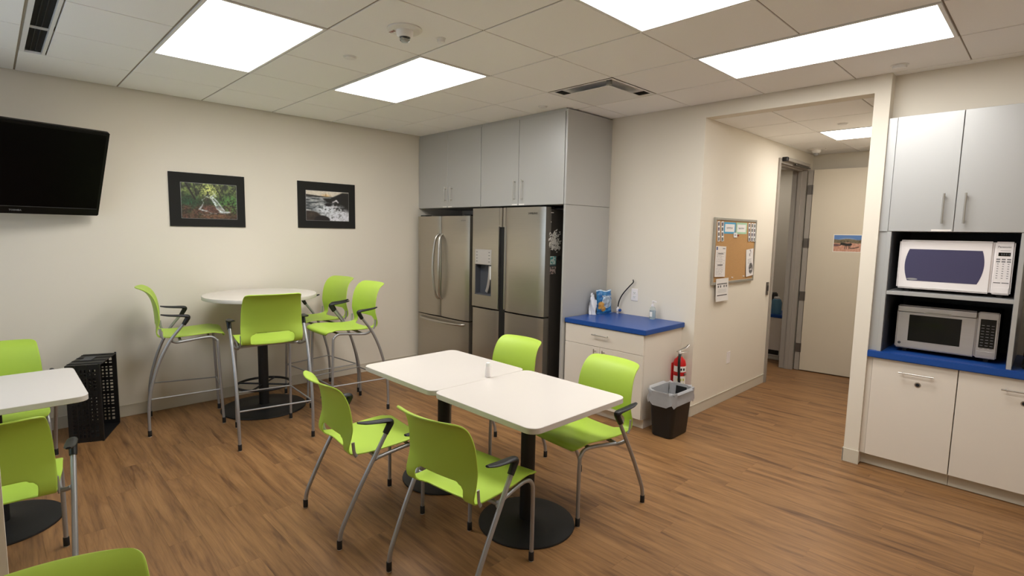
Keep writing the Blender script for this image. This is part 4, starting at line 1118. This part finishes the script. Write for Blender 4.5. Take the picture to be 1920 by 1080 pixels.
# ================================================================== TABLES
def rounded_top(par, cx, cy, hx_, hy_, z0, z1, rad):
    bm = bmesh.new()
    R = [rr_ring(bm, cx, cy, hx_ - .002, hy_ - .002, rad, z1, 8), rr_ring(bm, cx, cy, hx_ - .05, hy_ - .05, rad * .6, z1, 8)]
    n = len(R[0])
    for i in range(n): bm.faces.new((R[0][i], R[0][(i + 1) % n], R[1][(i + 1) % n], R[1][i]))
    bm.faces.new(R[1])
    tp = bm_obj('table_top', bm, M_TABLE, par)
    bm = bmesh.new()
    R = [rr_ring(bm, cx, cy, hx_ - .002, hy_ - .002, rad, z1 - .0003, 8), rr_ring(bm, cx, cy, hx_, hy_, rad, z1 - .002, 8), rr_ring(bm, cx, cy, hx_, hy_, rad, z0 + .002, 8), rr_ring(bm, cx, cy, hx_ - .002, hy_ - .002, rad, z0, 8)]
    bridge(bm, R[::-1], True, False)
    bmesh.ops.recalc_face_normals(bm, faces=bm.faces)
    bm_obj('edge_band', bm, M_TEDGE, par, True)
def cafe_table(cx, cy, label, hx_=.374, hy_=.379):
    t = thing('cafe_table', label, 'table', (cx, cy, 0), 'white square cafe tables')
    rounded_top(t, cx, cy, hx_, hy_, .705, .735, .055)
    lathe('column', [(.040, .022), (.040, .695)], M_BLACKM, t, 24, (cx, cy, 0))
    lathe('base_disc', [(.266, 0), (.268, .004), (.266, .011), (.20, .018), (.06, .024), (.045, .03)], M_BLACKM, t, 48, (cx, cy, 0))
    box('top_plate', (cx - .15, cy - .15, .695), (cx + .15, cy + .15, .705), M_BLACKM, t)
    return t
cafe_table(-.566, -2.196, 'white square cafe table nearest the camera of the joined pair')
cafe_table(-.566, -1.436, 'white square cafe table nearest the fridges of the joined pair')
cafe_table(-2.690, -.335, 'white square cafe table cut by the left edge of the photo')
# bar table
bx0, by0 = -.935, .73
t = thing('bar_table', 'tall round white bar table against the picture wall', 'table', (bx0, by0, 0))
lathe('table_top', [(.455, 1.0295), (.462, 1.0295), (.462, 1.03), (.05, 1.03)], M_TABLE, t, 72, (bx0, by0, 0), smooth=False)
lathe('edge_band', [(.455, 1.000), (.463, 1.001), (.464, 1.006), (.464, 1.025), (.462, 1.0295)], M_TEDGE, t, 72, (bx0, by0, 0))
lathe('column', [(.042, .022), (.042, .985)], M_BLACKM, t, 24, (bx0, by0, 0))
lathe('base_disc', [(.351, 0), (.353, .005), (.350, .013), (.25, .021), (.06, .026), (.05, .034)], M_BLACKM, t, 56, (bx0, by0, 0))
box('top_plate', (bx0 - .2, by0 - .2, .985), (bx0 + .2, by0 + .2, 1.0), M_BLACKM, t)
bm = bmesh.new()
pts = [(bx0 + .225 * math.cos(a), by0 + .225 * math.sin(a), .215) for a in np.linspace(0, 2 * math.pi, 49)]
add_tube(bm, pts, .011, 8)
for k in range(4):
    a = math.pi / 4 + k * math.pi / 2; add_tube(bm, [(bx0 + .04 * math.cos(a), by0 + .04 * math.sin(a), .215), (bx0 + .22 * math.cos(a), by0 + .22 * math.sin(a), .215)], .008, 8)
bmesh.ops.recalc_face_normals(bm, faces=bm.faces)
bm_obj('foot_ring', bm, M_BLACKM, t, True)
# salt shaker
t = thing('salt_shaker', 'small white shaker standing where the two tables meet', 'shaker', (-.503, -1.79, .735))
lathe('shaker_body', [(.016, .7352), (.019, .739), (.017, .79), (.015, .803)], M_WHITEP, t, 24, (-.503, -1.79, 0))
lathe('shaker_cap', [(.0165, .803), (.0165, .816), (.012, .823)], M_WHITEM, t, 24, (-.503, -1.79, 0))

# ================================================================== CHAIRS
def shell_mesh(dz):
    """one-piece seat and back with a slot at the lower back, local frame facing +x"""
    prof = [(.272, .418), (.284, .434), (.272, .451), (.20, .458), (.10, .452), (-.02, .443), (-.10, .442), (-.15, .448), (-.178, .468), (-.190, .50), (-.190, .54), (-.192, .60), (-.198, .67), (-.214, .74), (-.244, .795), (-.285, .825), (-.318, .836)]
    P = catmull([(a, 0, b) for a, b in prof], 12)
    s = [0]
    for a, b in zip(P, P[1:]): s.append(s[-1] + (b - a).length)
    L = s[-1]; NV, NU = 84, 44
    arcs = np.linspace(0, L, NV + 1)
    px = np.interp(arcs, s, [p.x for p in P]); pz = np.interp(arcs, s, [p.z for p in P])
    verts = []
    for j in range(NV + 1):
        v = arcs[j]; z = pz[j]; x_ = px[j]
        back = min(1, max(0, (z - .47) / .12)) if x_ < -.1 else 0
        wd = np.interp(v / L, [0, .06, .25, .45, .52, .60, .8, 1], [.205, .222, .226, .215, .214, .222, .214, .196])
        for end, tau in ((v, .045), (L - v, .05)):
            if end < tau: wd -= .045 * (1 - math.sqrt(max(0, 1 - (1 - end / tau) ** 2)))
        for i in range(NU + 1):
            u = -1 + 2 * i / NU; y_ = u * wd
            fwd_ = .034 * back * u * u
            dish = .010 * (u * u) * (1 - back) if x_ < .22 else .004 * u * u
            verts.append((x_ + fwd_, y_, z + dish * (1 if x_ > -.16 else 0) + dz))
    id_ = lambda j, i: j * (NU + 1) + i
    faces = []
    s0 = np.interp(0, [0], [0])
    # slot: between arc positions of the seat rear and the back lower edge
    jz = [j for j in range(NV + 1) if px[j] < -.12 and pz[j] > .445 and pz[j] < .540]
    ja, jb = min(jz), max(jz)
    for j in range(NV):
        for i in range(NU):
            uc = -1 + 2 * (i + .5) / NU; vc = (j + .5 - (ja + jb) / 2) / ((jb - ja) / 2)
            if (abs(uc) / .70) ** 4 + abs(vc) ** 4 < 1.0: continue
            faces.append((id_(j, i), id_(j + 1, i), id_(j + 1, i + 1), id_(j, i + 1)))
    me = bpy.data.meshes.new('tmp'); me.from_pydata(verts, [], faces); me.update()
    bm = bmesh.new(); bm.from_mesh(me)
    bmesh.ops.delete(bm, geom=[v for v in bm.verts if not v.link_faces], context='VERTS')
    bmesh.ops.recalc_face_normals(bm, faces=bm.faces); bm.to_mesh(me); bm.free()
    o = bpy.data.objects.new('tmp', me); COL.objects.link(o)
    sm = o.modifiers.new('s', 'SMOOTH'); sm.factor = .5; sm.iterations = 5
    so = o.modifiers.new('t', 'SOLIDIFY'); so.thickness = .008; so.offset = 0
    be = o.modifiers.new('b', 'SUBSURF'); be.levels = 1; be.render_levels = 1
    dg = bpy.context.evaluated_depsgraph_get()
    out = bpy.data.meshes.new_from_object(o.evaluated_get(dg)); out.name = 'shell'
    bpy.data.objects.remove(o)
    return out

def make_chair(stool):
    dz = .30 if stool else 0.0
    t = thing('bar_stool' if stool else 'cafe_chair', 'x', 'stool' if stool else 'chair')
    me = shell_mesh(dz); link('seat_shell', me, M_GREEN, t, True)
    for s in (-1, 1):
        if stool: pts = [(.022, s * .268, .895), (-.02, s * .267, .84), (-.098, s * .265, .735), (-.165, s * .263, .60), (-.215, s * .262, .45), (-.247, s * .261, .308), (-.258, s * .260, .16), (-.258, s * .258, .0)]
        else: pts = [(.020, s * .268, .59), (-.065, s * .266, .441), (-.15, s * .263, .29), (-.222, s * .260, .145), (-.243, s * .259, .095), (-.252, s * .258, .05), (-.254, s * .258, .0)]
        foot = Vector(pts[-1]); pts[-1] = (foot.x, foot.y, .006)
        lg = tube('rear_leg', pts, .0115, M_TUBE, t, 10, 4)
        lathe('foot_cap', [(.0135, .004), (.0135, .047), (.012, .049)], M_BLACK, lg, 14, (foot.x, foot.y, 0))
        lathe('glide', [(.0115, .0), (.0125, .004)], M_GLIDE, lg, 14, (foot.x, foot.y, 0))
        if stool: pts = [(.254, s * .207, .006), (.242, s * .207, .30), (.230, s * .206, .66), (.222, s * .205, .70), (.195, s * .204, .725), (.15, s * .203, .73), (-.02, s * .213, .712), (-.065, s * .235, .715), (-.09, s * .258, .735)]
        else: pts = [(.254, s * .207, .006), (.256, s * .207, .20), (.254, s * .207, .365), (.244, s * .206, .405), (.215, s * .204, .428), (.15, s * .203, .430), (-.01, s * .213, .412), (-.045, s * .235, .415), (-.07, s * .258, .432)]
        lg = tube('front_leg', pts, .0105, M_TUBE, t, 10, 4)
        lathe('foot_cap', [(.0135, .004), (.0135, .047), (.012, .049)], M_BLACK, lg, 14, (.254, s * .207, 0))
        lathe('glide', [(.0115, .0), (.0125, .004)], M_GLIDE, lg, 14, (.254, s * .207, 0))
        a = tube('armrest', [(-.004, s * .268, .555 + dz), (.018, s * .268, .592 + dz), (.026, s * .268, .612 + dz), (.005, s * .267, .622 + dz), (-.05, s * .264, .626 + dz), (-.11, s * .261, .632 + dz), (-.152, s * .259, .640 + dz)], .012, M_BLACK, t, 12, 4,
                 flat=[(.0155, .0155), (.017, .018), (.020, .018), (.022, .012), (.023, .0095), (.021, .008), (.010, .005)])
        tube('shell_bracket', [(-.140, s * .2165, .446 + dz), (-.154, s * .2175, .47 + dz), (-.160, s * .2175, .525 + dz)], .006, M_TUBE, t, 8, 3, flat=[(.004, .009)] * 2)
        if stool:
            tube('side_footrest', [(-.247, s * .258, .29), (.242, s * .207, .29)], .006, M_TUBE, t, 8)
    tube('seat_support', [(-.03, -.215, .416 + dz), (-.035, 0, .424 + dz), (-.03, .215, .416 + dz)], .011, M_TUBE, t, 8, 4)
    tube('seat_support', [(.17, -.205, .432 + dz), (.17, .205, .432 + dz)], .009, M_TUBE, t, 8)
    if stool:
        tube('rear_footrest', [(-.247, -.258, .288), (-.247, .258, .288)], .006, M_TUBE, t, 8)
        tube('front_footrest', [(.242, -.207, .292), (.242, .207, .292)], .006, M_TUBE, t, 8)
    return t

def place(proto, spots, group):
    for k, (x_, y_, a, lab) in enumerate(spots):
        o = proto if k == 0 else copy_tree(proto)
        o.location = (x_, y_, 0); o.rotation_euler = (0, 0, math.radians(a)); o['label'] = lab; o['group'] = group
copies = []
ch = make_chair(False)
place_list = [
    (-1.083, -2.283, 7, 'lime green armchair seen from behind, nearest the camera at the joined tables'),
    (-1.180, -1.506, -5.4, 'lime green armchair seen from behind at the far end of the joined tables'),
    (-.116, -2.236, 174.5, 'lime green armchair facing the camera in front of the waste bin'),
    (-.098, -1.437, 181.5, 'lime green armchair facing the camera in front of the fridges'),
    (-2.689, -1.023, 83.4, 'lime green armchair seen from behind at the left edge table'),
    (-2.650, .366, -90, 'lime green armchair facing the camera between the left table and crate'),
    (-2.640, -2.885, -96, 'lime green chair back peeking up at the bottom left corner'),
]
for k, (x_, y_, a, lab) in enumerate(place_list):
    o = ch if k == 0 else copy_tree(ch)
    copies.append((o, x_, y_, a, lab, 'lime green cafe armchairs'))
st = make_chair(True)
for k, (x_, y_, a, lab) in enumerate([
    (-1.538, .787, -11, 'lime green bar stool in side view left of the round bar table'),
    (-1.124, .068, 80.3, 'lime green bar stool seen from behind in front of the round bar table'),
    (-.385, .213, 179, 'lime green bar stool right of the bar table, the one nearer the fridges'),
    (-.360, .817, 185.4, 'lime green bar stool right of the bar table, the one against the wall')]):
    o = st if k == 0 else copy_tree(st)
    copies.append((o, x_, y_, a, lab, 'lime green bar stools'))
for o, x_, y_, a, lab, grp in copies:
    o.location = (x_, y_, 0); o.rotation_euler = (0, 0, math.radians(a)); o['label'] = lab; o['group'] = grp

# ================================================================== CRATE
# black folding crate standing on end, open side facing right
t = thing('plastic_crate', 'black plastic lattice crate standing on end by the picture wall', 'crate', (0, 0, 0))
CW, CD, CHh = .215, .40, .585
def lattice(nm, axis, at, thk, u0, u1, z0, z1, holes_u, holes_z, fr_=.035):
    """wall with a grid of square holes; axis 'y' = wall spans x,z at y=at; axis 'x' spans y,z"""
    bm = bmesh.new()
    def b(ua, ub, za, zb):
        if axis == 'y': add_box(bm, (ua, at, za), (ub, at + thk, zb))
        else: add_box(bm, (at, ua, za), (at + thk, ub, zb))
    b(u0, u0 + fr_, z0, z1); b(u1 - fr_, u1, z0, z1); b(u0 + fr_, u1 - fr_, z0, z0 + fr_); b(u0 + fr_, u1 - fr_, z1 - fr_, z1)
    bar = .012
    for k in range(1, holes_u): 
        q = u0 + fr_ + (u1 - u0 - 2 * fr_) * k / holes_u; b(q - bar / 2, q + bar / 2, z0 + fr_, z1 - fr_)
    for k in range(1, holes_z):
        q = z0 + fr_ + (z1 - z0 - 2 * fr_) * k / holes_z; w_ = bar if k % 4 else .026; b(u0 + fr_, u1 - fr_, q - w_ / 2, q + w_ / 2)
    return bm_obj(nm, bm, M_BLACK, t)
lattice('lattice_wall', 'y', 0, .006, 0, CW, 0.006, CHh - .006, 6, 18, .03)
lattice('lattice_wall', 'y', CD - .006, .006, 0, CW, 0.006, CHh - .006, 6, 18, .03)
box('crate_floor', (0, .006, .006), (.006, CD - .006, CHh - .006), M_BLACK, t)
box('end_wall', (0, 0, 0), (CW, CD, .006), M_BLACK, t)
ew = box('end_wall', (0, 0, CHh - .006), (CW, CD, CHh), M_BLACK, t)
for q in (.05, .15, .25, .35): box('rib', (0, q - .003, CHh), (CW, q + .003, CHh + .004), M_BLACK, ew)
box('rim', (CW - .012, -.008, -.0), (CW, 0, CHh + .006), M_BLACK, t); box('rim', (CW - .012, CD, 0), (CW, CD + .008, CHh + .006), M_BLACK, t)
for q in (.06, .13): box('rib', (q - .004, -.004, .0), (q + .004, 0, CHh), M_BLACK, t)
box('label_card', (.05, .14, CHh + .0042), (.12, .28, CHh + .005), M_GREYIN, t)
t.location = (-2.305, .80, 0); t.rotation_euler = (0, 0, math.radians(-22))
